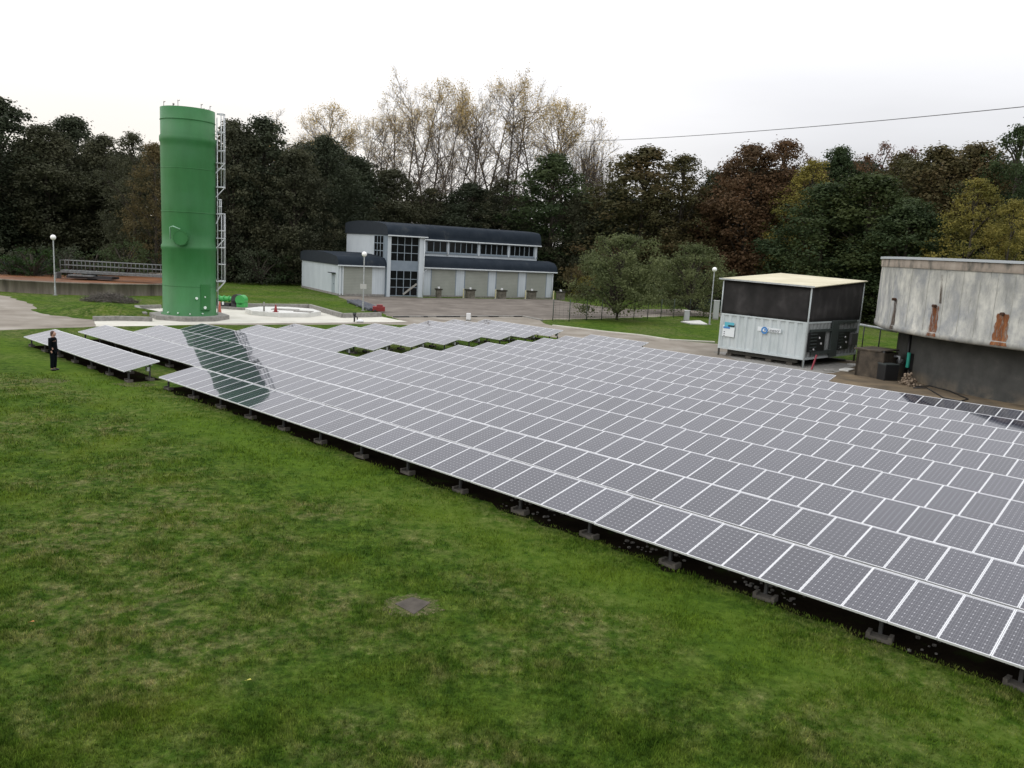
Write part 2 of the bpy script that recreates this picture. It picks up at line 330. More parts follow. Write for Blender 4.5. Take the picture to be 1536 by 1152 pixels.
# ------------------------------------------------------------------ green tower
dl=ray(243.5,440); dr=ray(324.5,440); a1=math.atan2(dl[0],dl[1]); a2=math.atan2(dr[0],dr[1]); ta=(a1+a2)/2; ha=(a2-a1)/2
fr=g(285,474.5,.32); fd=math.hypot(fr[0],fr[1]); TD=fd/(1-math.sin(ha)); TR=TD*math.sin(ha)
TC=np.array([math.sin(ta)*TD,math.cos(ta)*TD,0]); TH=zat(280,159.5,TC*(1-TR/TD))
dirc=-TC/np.linalg.norm(TC); rgt=np.array([-dirc[1],dirc[0],0]); rgt=rgt if rgt[0]>0 else -rgt
m=mat('green_tower_paint',(.02,.15,.045),.5,0,.4); b=NB(m)
c=b.co('Object',(1,1,.25)); na=b.noise(1.0,6,.6,c); nb=b.noise(.25,3,.5,b.co('Object',(1,1,1.6))); sep=b.n.new('ShaderNodeSeparateXYZ'); b.l.new(b.tc.outputs['Object'],sep.inputs[0])
cc=b.ramp(na,[(.3,(.017,.120,.026)),(.55,(.024,.150,.036)),(.75,(.034,.172,.050))])
cc=b.mix(b.math('MULTIPLY_ADD',nb,2.6,-1.2,clamp=True),cc,(.048,.170,.068))
b.col(cc); b.bump(b.noise(1.2,5,.6,b.co('Object',(1,1,.7))),.35,.05)
gpaint=m
tw=empty('green_tower',TC); tag(tw,'tall green cylindrical tower with caged ladder on its right side','tower')
zr1=zat(280,207,TC*(1-TR/TD)); zr2=zat(280,372,TC*(1-TR/TD)); zr3=zat(280,232,TC*(1-TR/TD))
pr=[(TR+.12,.32),(TR+.12,.38),(TR,.40)]
def ring(z,h=.22,d=.055): return [(TR,z-h),(TR+d,z-h*.5),(TR+d,z+h*.5),(TR-.02,z+h)]
pr+=ring(zr2)+[(TR-.02,zr2+1.0)]
pr+=[(TR,zr1-.6)]+ring(zr1,.3,.06)+[(TR-.02,TH),(TR-.12,TH),(TR-.12,TH-1.2),(0.01,TH-1.0)]
MB().lathe(pr,n=72).build('tower_body',gpaint,tw)
for zs_ in (zat(280,430,TC*(1-TR/TD)),zat(280,318,TC*(1-TR/TD)),zr3-.9,zat(280,178,TC*(1-TR/TD))):
    MB().lathe([(TR-.01,zs_-.03),(TR+.016,zs_-.012),(TR+.016,zs_+.012),(TR-.01,zs_+.03)],n=72).build('weld_seam',gpaint,tw)
def tp(x,y,off=0):
    """point on tower surface in local coordinates seen at photo pixel"""
    d=ray(x,y); d=d/np.linalg.norm(d[:2]); R=TR+off; bb=d[:2]@TC[:2]; cc_=TC[:2]@TC[:2]-R*R; t=bb-math.sqrt(max(bb*bb-cc_,0)); return (CP+d*t)-TC
# manhole
p=tp(273,357,.0); nrm=Vector((p[0],p[1],0)).normalized(); hp=Vector(p)
mh=MB(); mh.tube([hp-nrm*.2,hp+nrm*.28],.42,28); mh.tube([hp+nrm*.28,hp+nrm*.36],.55,28)
mh.tube([hp+nrm*.36,hp+nrm*.40],.50,28); o=mh.build('manhole',gpaint,tw)
tn=Vector((-nrm.y,nrm.x,0)); 
h=MB(); h.tube([hp+nrm*.3-tn*.72+Vector((0,0,-.1)),hp+nrm*.3-tn*.74+Vector((0,0,.72)),hp+nrm*.42-tn*.5+Vector((0,0,.8)),hp+nrm*.5+Vector((0,0,.62))],.045,8); h.build('davit_arm',mat('pale_green',(.22,.4,.28),.5),o)
bt=MB()
for k in range(16):
    a=2*math.pi*k/16; q=hp+nrm*.36+(tn*math.cos(a)+Vector((0,0,1))*math.sin(a))*.5; bt.tube([q,q+nrm*.06],.035,6)
bt.build('bolts',gpaint,o)
# door on the lower right
def arcpatch(x0,x1,z0,z1,off,th,n=6):
    a=[math.atan2(*(tp(x,440)[[1,0]])) for x in (x0,x1)]; q=MB(); vs=[]
    for i in range(n+1):
        t=a[0]+(a[1]-a[0])*i/n
        for r in (TR+off,TR+off+th):
            for zz in (z0,z1): vs.append((r*math.cos(t),r*math.sin(t),zz))
    fs=[]
    for i in range(n):
        A=i*4;B=A+4; fs+=[(A+2,B+2,B+3,A+3),(A,A+1,B+1,B),(A+1,A+3,B+3,B+1),(A,B,B+2,A+2)]
    fs+=[(0,2,3,1),(n*4,n*4+1,n*4+3,n*4+2)]
    q.add(vs,fs); return q
zd0=.75; zd1=zat(310,427,TC*(1-TR/TD))
d_=arcpatch(301,315,zd0,zd1,.0,.06).build('door',gpaint,tw,bevel=.01)
dot=mat('pale_bolt',(.75,.85,.78),.3)
for (x,y,r) in [(295,447.5,.09),(307.5,461.5,.11),(307.5,445.5,.05),(267,469.5,.045),(285,471,.045),(304,470.5,.045),(252,468.5,.045)]:
    p=Vector(tp(x,y,.06)); nn=Vector((p.x,p.y,0)).normalized(); MB().tube([p-nn*.08,p+nn*.04],r,12).build('bolt_cap',dot,tw)
# rods on top
for k in range(15):
    a=random.uniform(0,6.28); r=TR*random.uniform(.55,.93); x,y=r*math.cos(a),r*math.sin(a); l=random.uniform(.15,.5)
    q=MB(); q.tube([(x,y,TH-1.1),(x+random.uniform(-.05,.05),y,TH+l)],.02,5); q.tube([(x,y,TH+l-.08),(x+.09,y+.04,TH+l)],.02,5); q.build('top_rod',darksteel,tw)
# ladder
LA=Vector(rgt)*1.0; LB=Vector(-dirc); lc=LA*(TR+.10)+Vector(dirc)*.25
def zy(y): return zat(331,y,TC)
steel=nmat('ladder_steel',[(.4,(.5,.52,.53)),(.6,(.62,.64,.65))],4,2,.4,metal=.2)
q=MB()
for s in (-.22,.22): q.tube([lc+LB*s+Vector((0,0,.4)),lc+LB*s+Vector((0,0,zy(178)))],.035,6)
zz=.7
while zz<zy(182): q.tube([lc-LB*.22+Vector((0,0,zz)),lc+LB*.22+Vector((0,0,zz))],.02,5); zz+=.3
q.build('ladder',steel,tw)
for (yt,yb,w) in ((172,281,.62),(300,321,.32),(321,421,.62)):
    z0,z1=zy(yb),zy(yt); q=MB(); nh=max(2,int((z1-z0)/1.15)); 
    def cp(a,zv): return lc+LA*(w/2+.0)+LA*(math.cos(a)*w/2*.75)+LB*(math.sin(a)*.36)+Vector((0,0,zv))
    for k in range(nh+1):
        zv=z0+(z1-z0)*k/nh; q.tube([lc-LB*.25+Vector((0,0,zv))]+[cp(-2.2+4.4*j/8,zv) for j in range(9)]+[lc+LB*.25+Vector((0,0,zv))],.04,5)
    for a in (-1.7,-.85,0,.85,1.7): q.tube([cp(a,z0),cp(a,z1)],.026,5)
    q.build('safety_cage',steel,tw)
for y in (245,281,321,357,421.5):
    zv=zy(y); q=MB(); a=lc+LA*-.1; w=.3 if y==321 else .62
    q.box((-.0,-.4,-.05),(w,.4,0)); 
    q.bar((0,-.35,-.75),(w*.95,-.35,-.05),.06); q.bar((0,.35,-.75),(w*.95,.35,-.05),.06)
    o=q.build('platform',steel,tw); o.location=a+Vector((0,0,zv)); o.rotation_euler=(0,0,math.atan2(LA.y,LA.x))
# plinth
def octa(c,r,z0,z1,name,mats,rot=0,n=8,bev=.02,sx=1):
    P=[(r*sx*math.cos(rot+2*math.pi*k/n),r*math.sin(rot+2*math.pi*k/n)) for k in range(n)]
    o=MB().prism(P,z0,z1).build(name,mats,bevel=bev); o.location=(c[0],c[1],0); return o
o=octa(TC,TR+.95,.0,.33,'tower_plinth',concrete,.25); tag(o,'octagonal concrete plinth under the green tower','plinth')
# second slab
c2=g(425,471)
o=octa(c2,3.1,.0,.36,'octagonal_slab',[slabw],.15); tag(o,'low octagonal white concrete slab on the apron right of the tower','slab')
q=MB(); q.box((-.9,-.5,0),(1.2,.6,.05)); q.box((1.2,-1.3,0),(2.6,-.2,.045)); o=q.build('cover_plate',[concrete]); o.location=(c2[0],c2[1],.362); tag(o,'grey cover plates lying on the octagonal slab','cover')
p=g(396,467,.36); o=MB().tube([(0,0,0),(0,0,.75)],.07,8).build('short_post',concrete); o.location=p; tag(o,'short grey post standing on the octagonal slab','post')
def cone(p,name,label,h=.55,mt=orange):
    t=MB(); t.lathe([(.02,h),(.05,h*.98),(.15,.04),(.15,0)],n=12); t.box((-.2,-.2,0),(.2,.2,.035)); o=t.build(name,mt); o.location=p
    return tag(o,label,'cone')
cone(g(413.5,468,.36),'traffic_cone','small red cone on the octagonal slab',.6,red)
cone(g(329.5,470.5,.0),'traffic_cone','red and white cone at the foot of the tower ladder',1.0,orange)
# pump unit
pc=g(349,463.5); pu=empty('pump_unit',pc,-.1); tag(pu,'green blower pump with pipework on a concrete plinth by the tower','pump')
grn=mat('bright_green',(.04,.32,.07),.4)
MB().box((-1.6,-.6,0),(1.3,.6,.22)).build('plinth',concrete,pu,bevel=.02)
q=MB(); q.tube([(-1.2,0,.85),(.3,0,.85)],.2,20)
for x in (-1.2,-.75,-.3,.15): q.tube([(x-.03,0,.85),(x+.03,0,.85)],.28,20)
q.build('motor',grn,pu)
q=MB(); q.tube([(.45,-.3,.85),(.45,.35,.85)],.46,24); q.box((-.0,-.3,.22),(.9,.35,.75)); q.build('housing',[darksteel],pu)
q=MB(); q.tube([(.8,-.34,.84),(.8,.38,.84)],.42,24); q.box((.5,-.34,.22),(1.2,.38,.6)); q.build('cover',grn,pu)
q=MB(); q.box((-1.4,-.3,.22),(-.2,.3,.5)); q.tube([(-1.5,0,.85),(-1.5,0,.3)],.13,8); q.build('base_frame',darksteel,pu)
q=MB(); 
for x in (-1.1,-.7): q.tube([(x,-.35,.35),(x,-.35,.6)],.09,10)
q.build('valve',white,pu)
# kerbs
def kerbline(pts,name,w,h,mt,label,z0=0,cat='kerb',kind='structure'):
    q=MB(); P=[g(*p) for p in pts]
    for a,c in zip(P[:-1],P[1:]):
        q.bar((a[0],a[1],z0+h/2),(c[0],c[1],z0+h/2),w,h)
    o=q.build(name,mt,bevel=.015); tag(o,label,cat,kind=kind); return o
kerbline([(140,481.5),(180,480.8),(228,482.2)],'kerb',.35,.32,concrete,'thick concrete kerb at the foot of the grass mound')
kerbline([(218,475),(204.6,463.5),(241,462.5)],'kerb',.3,.3,concrete,'concrete kerb behind the left of the green tower')
kerbline([(368,461.6),(464.4,462.5),(513.6,476.7),(571,475.2)],'kerb',.32,.38,concrete,'concrete kerb bending around the apron behind the octagonal slab')
kerbline([(829,488.8),(860,492.4),(909,498.4),(960,503.4),(1005,510.4),(1072,514)],'kerb',.22,.1,palecon,'low pale kerb along the grass island')
kerbline([(590,476),(640,475.6),(700,475.3),(784,475.2),(813,481)],'kerb',.25,.12,concrete,'low kerb along the front of the asphalt forecourt')
q=MB()
for x0,x1 in ((590,614),(636,642),(655,690),(708,716),(733,748),(771,783)):
    a=g(x0,476+ (x0-590)*-.004); c=g(x1,476+(x1-590)*-.004); q.bar((a[0],a[1]-.17,.06),(c[0],c[1]-.17,.06),.05,.1)
o=q.build('kerb_paint',black); tag(o,'worn black stripes painted on the forecourt kerb','marking',kind='structure')
# black valve post and white stone near panels
p=g(531.5,483); t=empty('standpipe',p); tag(t,'small black hydrant standpipe at the edge of the apron','hydrant')
q=MB(); q.tube([(0,0,0),(0,0,.55)],.07,8); q.sphere((0,0,.6),.14,10); q.tube([(0,0,.5),(.22,0,.4),(.25,0,0)],.05,8); q.build('valve_body',black,t); MB().tube([(-.15,0,.72),(.15,0,.72)],.03,6).build('handle',black,t)
p=g(540,484); q=MB(); q.sphere((0,0,.12),.22,10,sc=(1.4,1,.7)); o=q.build('white_stone',white); o.location=p; tag(o,'white rounded stone beside the black standpipe','stone')
p=g(702.5,481); t=empty('electric_cabinet',p); tag(t,'small white cabinet standing behind the far solar rows','cabinet'); MB().box((-.19,-.15,.1),(.19,.15,.66)).build('cabinet_body',white,t,bevel=.02); MB().box((-.22,-.18,0),(.22,.18,.1)).build('base',concrete,t)
# ------------------------------------------------------------------ clarifier basin
BC=np.array([-45.3,87.0]); BR=12.5
m=nmat('basin_wall',[(.28,(.05,.045,.035)),(.5,(.15,.13,.105)),(.75,(.27,.245,.2))],1.0,6,.9,co=(1.2,1.2,.18),bump=.2,bscale=10)
t=empty('round_basin',(BC[0],BC[1],0)); tag(t,'wide round concrete settling basin full of orange brown sludge','basin')
MB().lathe([(BR,0),(BR,1.02),(BR+.06,1.04),(BR+.06,1.15),(BR-.35,1.15),(BR-.35,.1)],n=96).build('basin_wall',m,t)
MB().lathe([(BR-.34,.7),(.01,.7)],n=96).build('sludge',nmat('sludge',[(.3,(.085,.034,.011)),(.55,(.145,.057,.019)),(.75,(.21,.09,.036))],.5,7,.6,bump=.3,bscale=5,spec=.25),t)
# walkway bridge
bg_=empty('walkway_bridge',(BC[0],BC[1],1.2),math.radians(4)); tag(bg_,'grey metal walkway with railings crossing the round basin','walkway')
x0,x1=-3.0,11.6
MB().box((x0,-.55,.15),(x1,.55,.42)).build('deck',dgal,bg_)
for s in (-.52,.52):
    q=MB()
    for zv in (1.45,.95): q.tube([(x0,s,zv),(x1,s,zv)],.035,6)
    n=17
    for k in range(n+1): x=x0+(x1-x0)*k/n; q.tube([(x,s,.4),(x,s,1.45)],.03,6)
    q.build('railing',dgal,bg_)
q=MB(); q.tube([(0,0,-1.0),(0,0,.15)],.5,16); q.box((-2.2,-1,-.35),(2.4,1,-.1)); q.build('pivot',darksteel,bg_)
q=MB(); q.box((-3.6,-.5,-.9),(-3.4,.5,.15)); q.box((-1.9,-1.3,-.12),(.6,-.5,.02)); q.build('scraper_frame',dgal,bg_)
# mound and brush heap left
def mound(name,px,py,rx,ry,h,mt,label,cat,rot=0,kind=None,seed=1):
    c=g(px,py); n=40; m_=12; vs=[];fs=[]; rr=random.Random(seed)
    ph=[rr.uniform(0,6.28) for _ in range(4)]
    for i in range(m_+1):
        r=i/m_
        for k in range(n):
            a=2*math.pi*k/n; e=1+.12*math.sin(2*a+ph[0])+.08*math.sin(5*a+ph[1]); 
            zz=h*(math.cos(math.pi*min(r,1))*.5+.5)*(1+.15*math.sin(3*a+ph[2])*r+.1*math.sin(9*r+ph[3])) -.02*(i==m_)
            vs.append((rx*e*r*math.cos(a),ry*e*r*math.sin(a),zz))
    for i in range(m_):
        for k in range(n): fs.append((i*n+k,i*n+(k+1)%n,(i+1)*n+(k+1)%n,(i+1)*n+k))
    o=MB().add(vs,fs,0,True).build(name,mt); o.location=(c[0],c[1],.0); o.rotation_euler=(0,0,rot); return tag(o,label,cat,kind=kind)
mound('grass_mound',160,470,5.2,3.4,.75,lawn,'low grassy mound between the road and the apron','mound',kind='structure')
# leaf and tree tools ----------------------------------------------
def leafmat(name,cols,rough=.7,tr=.35,v=.5):
    m=bpy.data.materials.new(name); m.use_nodes=True; n=m.node_tree.nodes; l=m.node_tree.links; b=n['Principled BSDF']
    ge=n.new('ShaderNodeNewGeometry'); tc=n.new('ShaderNodeTexCoord'); oi=n.new('ShaderNodeObjectInfo')
    ns=n.new('ShaderNodeTexNoise'); ns.inputs['Scale'].default_value=.22; ns.inputs['Detail'].default_value=3; ns.noise_dimensions='4D'
    l.new(tc.outputs['Object'],ns.inputs['Vector'])
    mm=n.new('ShaderNodeMath'); mm.operation='MULTIPLY'; mm.inputs[1].default_value=20; l.new(oi.outputs['Random'],mm.inputs[0]); l.new(mm.outputs[0],ns.inputs['W'])
    a=n.new('ShaderNodeMath'); a.operation='MULTIPLY_ADD'; a.inputs[1].default_value=.2; l.new(ge.outputs['Random Per Island'],a.inputs[0])
    a2=n.new('ShaderNodeMath'); a2.operation='MULTIPLY_ADD'; a2.inputs[1].default_value=1.7; a2.inputs[2].default_value=-.5; l.new(ns.outputs[0],a2.inputs[0]); l.new(a2.outputs[0],a.inputs[2])
    r=n.new('ShaderNodeValToRGB'); e=r.color_ramp.elements
    while len(e)<len(cols): e.new(.5)
    for i,c in enumerate(cols): e[i].position=i/(len(cols)-1); e[i].color=(*c,1)
    l.new(a.outputs[0],r.inputs[0]); l.new(r.outputs[0],b.inputs['Base Color']); b.inputs['Roughness'].default_value=rough; b.inputs['Specular IOR Level'].default_value=.15
    t=n.new('ShaderNodeBsdfTranslucent'); l.new(r.outputs[0],t.inputs[0]); mx=n.new('ShaderNodeMixShader'); mx.inputs[0].default_value=tr
    o=n['Material Output']; l.new(b.outputs[0],mx.inputs[1]); l.new(t.outputs[0],mx.inputs[2]); l.new(mx.outputs[0],o.inputs[0]); return m
LM=dict(
 dark=leafmat('leaves_dark',[(.028,.038,.022),(.047,.058,.033),(.072,.082,.046)]),
 dark2=leafmat('leaves_olive',[(.038,.043,.026),(.064,.068,.038),(.10,.097,.054)]),
 deep=leafmat('leaves_deep_green',[(.024,.042,.018),(.046,.068,.027),(.078,.10,.040)]),
 green=leafmat('leaves_green',[(.030,.046,.017),(.054,.072,.024),(.09,.105,.034)]),
 brown=leafmat('leaves_russet',[(.048,.040,.022),(.105,.064,.033),(.165,.092,.048)]),
 oak=leafmat('leaves_turning',[(.038,.050,.021),(.085,.075,.032),(.16,.102,.050)]),
 tan=leafmat('leaves_tan',[(.06,.058,.027),(.12,.095,.042),(.18,.13,.065)]),
 yellow=leafmat('leaves_yellow',[(.085,.098,.028),(.20,.175,.042),(.31,.25,.06)]),
 gold=leafmat('leaves_gold',[(.34,.26,.10),(.52,.39,.17),(.68,.52,.26)],tr=.65),
 willow=leafmat('leaves_willow',[(.070,.090,.036),(.115,.135,.055),(.17,.19,.085)]),
 bushy=leafmat('leaves_bush',[(.012,.03,.01),(.03,.06,.015),(.06,.1,.02)]),
 pink=leafmat('leaves_pinkish',[(.09,.06,.05),(.16,.10,.085),(.22,.15,.12)]))
bark=nmat('bark',[(.3,(.028,.024,.018)),(.7,(.07,.06,.046))],3,5,.95,co=(3,3,.6),bump=.5,bscale=10)
pbark=nmat('poplar_bark',[(.3,(.075,.062,.050)),(.7,(.15,.125,.10))],2,5,.95,co=(3,3,.6))
def leaf_quads(C,Nn,size,rng,asp=.7):
    n=len(C); Nn=Nn+rng.normal(0,.55,(n,3)); Nn/=np.linalg.norm(Nn,axis=1)[:,None]
    a=rng.normal(0,1,(n,3)); X=np.cross(Nn,a); X/=np.linalg.norm(X,axis=1)[:,None]; Y=np.cross(Nn,X)
    s=size[:,None]*.5; X=X*s; Y=Y*s*asp
    j=lambda: rng.uniform(.7,1.2,(n,1))
    return np.stack([C-X*j()-Y*.3,C-Y*j()+X*.2,C+X*j()+Y*.25,C+Y*j()-X*.2],1)
DENS=2.6; W0={}
def leafy(seed,Ht=20.,Wd=6.,base=.08,nl=85,per=120,ls=(.28,.5),shape='round',lr=(1.0,2.0)):
    rng=np.random.default_rng(seed); rr=random.Random(seed); Cs=[];Ns=[];Ss=[]; lumps=[]
    for i in range(nl):
        t=rng.uniform(0,1)**.85; zz=Ht*(base+(1-base)*t)
        if shape=='round': e=(math.sin(math.pi*min(max((t*.80+.20),0),1))**.62)*(1+.10*math.sin(t*9+seed))
        elif shape=='tall': e=math.sin(math.pi*min(t*.8+.2,1))**.6
        elif shape=='cone': e=(1-t)**.7*.95+.12
        elif shape=='column': e=.55+.45*math.sin(math.pi*t*.9+.1)
        else: e=1
        a=rng.uniform(0,2*math.pi); r=Wd*e*rng.uniform(.05,1)**.45*(1+.16*math.sin(3*a+seed+t*4)+.08*math.sin(7*a+t*11))
        R=rng.uniform(*lr)*(1-.35*t); zz=min(zz+rng.normal(0,.35),Ht-R*.5); lumps.append((r*math.cos(a),r*math.sin(a),zz,R))
        n=int(per*R*R/2.0*DENS); d=rng.normal(0,1,(n,3)); d/=np.linalg.norm(d,axis=1)[:,None]; rad=R*(np.abs(rng.normal(.85,.42,(n,1)))+.05)
        c=np.array([r*math.cos(a),r*math.sin(a),zz])+d*rad*np.array([1,1,.75]); Cs.append(c); Ns.append(d+np.array([0,0,.5])); Ss.append(rng.uniform(*ls,n))
    C=np.concatenate(Cs);Nn=np.concatenate(Ns);Sz=np.concatenate(Ss); k=C[:,2]>.1; 
    crown=quads_mesh('crown',leaf_quads(C[k],Nn[k],Sz[k],rng),[LM['dark']])
    q=MB(); top=Ht*.8; q.tube([(0,0,-.2),(.1,0,Ht*.15),(0,.1,Ht*.45),(.1,0,top)],[Ht*.016,Ht*.013,Ht*.009,Ht*.003],7)
    for (x,y,zz,R) in rr.sample(lumps,min(26,len(lumps))):
        z0=max(Ht*.08,zz-math.hypot(x,y)*1.0-1.0); q.tube([(0,0,z0),(x*.45,y*.45,z0+(zz-z0)*.5+.2),(x,y,zz)],[.13,.08,.03],5,cap=False)
    W0[crown.name]=float(np.percentile(np.hypot(C[:,0],C[:,1]),96)); return crown,q.mesh('trunk',[bark])
def branchy(seed,Ht=34.,spread=.42,levels=5,leaf=3000,lsz=(.16,.30),lowleaf=.45,first=.22,per=(2,3),straight=.25):
    rng=np.random.default_rng(seed); rr=random.Random(seed); q=MB(); tips=[]
    def grow(p,d,ln,r,lv):
        npt=4; pts=[p]; dd=d.copy()
        for i in range(npt):
            dd=(dd+Vector((rr.gauss(0,.10),rr.gauss(0,.10),.05 if lv else 0))).normalized(); pts.append(pts[-1]+dd*ln/npt)
        r1=r*(.72 if lv<levels else .4)
        q.tube(pts,[r+(r1-r)*i/npt for i in range(npt+1)],6 if lv<2 else (4 if lv<4 else 3),cap=False)
        if lv>=2:
            for pp in pts[1:]: tips.append((pp,lv))
        if lv>=levels: return
        k=rr.choice(per if lv>=2 else (3,4)); a0=rr.uniform(0,6.28)
        for j in range(k):
            a=a0+2*math.pi*j/k+rr.uniform(-.5,.5); sp=rr.uniform(.5,1.0)*spread*(1.25 if lv==0 else 1.0)
            o=dd.orthogonal().normalized(); o2=dd.cross(o); nd=(dd+(o*math.cos(a)+o2*math.sin(a))*sp*1.35).normalized(); nd.z=max(nd.z,.0)
            grow(pts[-1] if j<2 or lv>2 else pts[-2],nd.normalized(),ln*rr.uniform(.62,.86)*(1.15 if lv==0 else 1),r1*rr.uniform(.7,.95),lv+1)
        if lv<=2: grow(pts[-1],(dd+Vector((rr.gauss(0,.15),rr.gauss(0,.15),straight))).normalized(),ln*.82,r1*.9,lv+1)
        if lv<=1:
            for pp in pts[2:-1]:
                a=rr.uniform(0,6.28); grow(pp,Vector((math.cos(a)*.75,math.sin(a)*.75,.7)).normalized(),ln*.5,r*.3,min(lv+2,levels))
    grow(Vector((0,0,-.2)),Vector((0,0,1)),Ht*first,Ht*.0165,0)
    zs=max(p.z for p,_ in tips); sc=Ht/zs
    q.v=[(x*sc,y*sc,z_*sc) for x,y,z_ in q.v]
    T=np.array([tuple(p) for p,_ in tips])*sc; lim=Ht*lowleaf
    w=np.clip((T[:,2]-lim)/(Ht-lim),0,1)**1.6+.015; w/=w.sum(); idx=rng.choice(len(T),leaf,p=w)
    C=T[idx]+rng.normal(0,.35,(leaf,3)); Nn=rng.normal(0,1,(leaf,3))
    crown=quads_mesh('crown',leaf_quads(C,Nn,rng.uniform(*lsz,leaf),rng,.9),[LM['gold']])
    vv_=np.array(q.v); vv_=vv_[vv_[:,2]>Ht*.45]; W0[crown.name]=float(np.percentile(np.hypot(vv_[:,0],vv_[:,1]),96)); return crown,q.mesh('trunk',[pbark])
def poplar(seed,Ht=34.,Wd=8.,leaf=4600):
    rng=np.random.default_rng(seed); rr=random.Random(seed); q=MB(); tips=[]
    def path(p,d,ln,bend,up,n=5):
        pts=[p]; dd=d.copy()
        for i in range(n): dd=(dd+Vector((rr.gauss(0,bend),rr.gauss(0,bend),up+rr.gauss(0,bend*.5)))).normalized(); pts.append(pts[-1]+dd*ln/n)
        return pts,dd
    def tb(pts,r0,r1,n): q.tube(pts,[r0+(r1-r0)*i/(len(pts)-1) for i in range(len(pts))],n,cap=False)
    def side(p,d,ln,r,lv):
        pts,dd=path(p,d,ln,.13,.035,5); tb(pts,r,r*.35,4 if lv==0 else 3); tips.extend((a,lv) for a in pts[2:])
        if lv>=3: return
        k=(8,6,3)[lv]
        for j in range(k):
            t=.25+.72*(j+rr.random()*.6)/k; f=t*5; a=pts[int(f)].lerp(pts[min(int(f)+1,5)],f%1); ax=(pts[min(int(f)+1,5)]-pts[int(f)]).normalized()
            o=ax.orthogonal().normalized(); o2=ax.cross(o); an=rr.uniform(0,6.28); nd=(ax*.75+(o*math.cos(an)+o2*math.sin(an))*.75+Vector((0,0,.12))).normalized()
            side(a,nd,ln*rr.uniform(.32,.5)*(1.15-t*.35),r*.5,lv+1)
    base,_=path(Vector((0,0,-.2)),Vector((0,0,1)),Ht*.24,.02,.02,3); tb(base,Ht*.0135,Ht*.0115,8)
    nl=rr.choice((3,4)); a0=rr.uniform(0,6.28)
    for l in range(nl):
        a=a0+6.283*l/nl; d=Vector((math.cos(a)*.30,math.sin(a)*.30,1)).normalized(); L=Ht*rr.uniform(.66,.74)*(1 if l else 1.03)
        pts,_=path(base[-1] if l%2 else base[-2],d,L,.035,.03,9); tb(pts,Ht*.0085,Ht*.0012,6)
        for j in range(17):
            t=.10+.87*(j+rr.random()*.5)/17; f=t*9; p=pts[int(f)].lerp(pts[min(int(f)+1,9)],f%1); an=rr.uniform(0,6.28) if j%2 else a+rr.gauss(0,.7)
            zrel=(p.z-Ht*.24)/(Ht*.76); ln=Wd*.78*(math.sin(math.pi*min(.14+zrel*.80,1))**.8)*rr.uniform(.7,1.1)+.8
            side(p,Vector((math.cos(an)*.8,math.sin(an)*.8,.62)).normalized(),ln,Ht*.0034*(1.1-.6*t),0)
    zs=max(p.z for p,_ in tips); sc=Ht/zs; q.v=[(x*sc,y*sc,z_*sc) for x,y,z_ in q.v]; T=np.array([tuple(p) for p,_ in tips])*sc
    w=np.clip((T[:,2]-Ht*.45)/(Ht*.55),0,1)**1.8+.03; w*=np.array([1+lv for _,lv in tips])*(1+.75*np.sin(T[:,0]*.5+T[:,1]*.4+T[:,2]*.3+seed)); w=np.clip(w,0.001,None); w/=w.sum(); idx=rng.choice(len(T),leaf,p=w)
    C=T[idx]+rng.normal(0,.42,(leaf,3)); crown=quads_mesh('crown',leaf_quads(C,rng.normal(0,1,(leaf,3)),rng.uniform(.13,.24,leaf),rng,.9),[LM['gold']])
    W0[crown.name]=float(np.percentile(np.hypot(T[:,0],T[:,1]),97)); print('poplar half width',W0[crown.name],len(q.f)); return crown,q.mesh('trunk',[pbark])
def place(md,name,loc,h,w,h0,w0,mt,label,group=None,rz=None,cat='tree',tmat=None):
    crown,trunk=md; t=empty(name,loc,random.uniform(0,6.28) if rz is None else rz); tag(t,label,cat,group)
    w0=W0[crown.name]; s=(w/w0,w/w0,h/h0)
    c=link(bpy.data.objects.new('crown',crown)); c.parent=t; c.scale=s
    c.material_slots[0].link='OBJECT'; c.material_slots[0].material=LM[mt]
    k=link(bpy.data.objects.new('trunk',trunk)); k.parent=t; k.scale=s
    return t
LV=[leafy(s,20,5.2,.02,300,90,shape='round',lr=(.6,1.5),ls=(.20,.40)) for s in (1,2,3,4)]
FINE=[leafy(21,20,5.5,.03,360,95,ls=(.15,.31),shape='round',lr=(.45,1.15)),leafy(22,20,4.8,.03,330,95,ls=(.15,.31),shape='round',lr=(.45,1.1))]
SPARSE=[leafy(31,20,4.6,.2,170,34,ls=(.2,.38),shape='round',lr=(.5,1.3))]
BUSH=[leafy(s,4,2.6,.0,30,110,ls=(.16,.3),shape='dome',lr=(.5,1.0)) for s in (41,42)]
WILLOW=[leafy(s,8,4.4,.14,150,260,ls=(.10,.26),shape='round',lr=(.45,1.05)) for s in (51,52)]
POP=[poplar(61),poplar(62,Wd=9),poplar(63,Wd=7.5,leaf=5400)]
BARE=[branchy(71,24,.34,5,250,lowleaf=.3)]
woods='trees of the wood behind the works'
def tree(x,dist,ytop,wpx,kind,mt,label,name='tree',cat='tree'):
    p=at(x,430,dist); p[2]=0; d=math.hypot(p[0],p[1]); h=zat(x,ytop,p); w=wpx/F*d*.5
    w=w*(1.3 if kind[0] in 'LF' else 1)
    md,h0,w0={'L':(LV,20,5.2),'F':(FINE,20,5.5),'S':(SPARSE,20,4.6),'P':(POP,34,9.),'B':(BARE,24,6.),'U':(BUSH,4,2.9),'W':(WILLOW,8,4.4)}[kind[0]]
    i=int(kind[1:] or 0)%len(md) if len(kind)>1 else random.randrange(len(md))
    return place(md[i],name,p,h,w,h0,w0,mt,label,woods if kind[0] not in 'UW' else None,cat=cat)
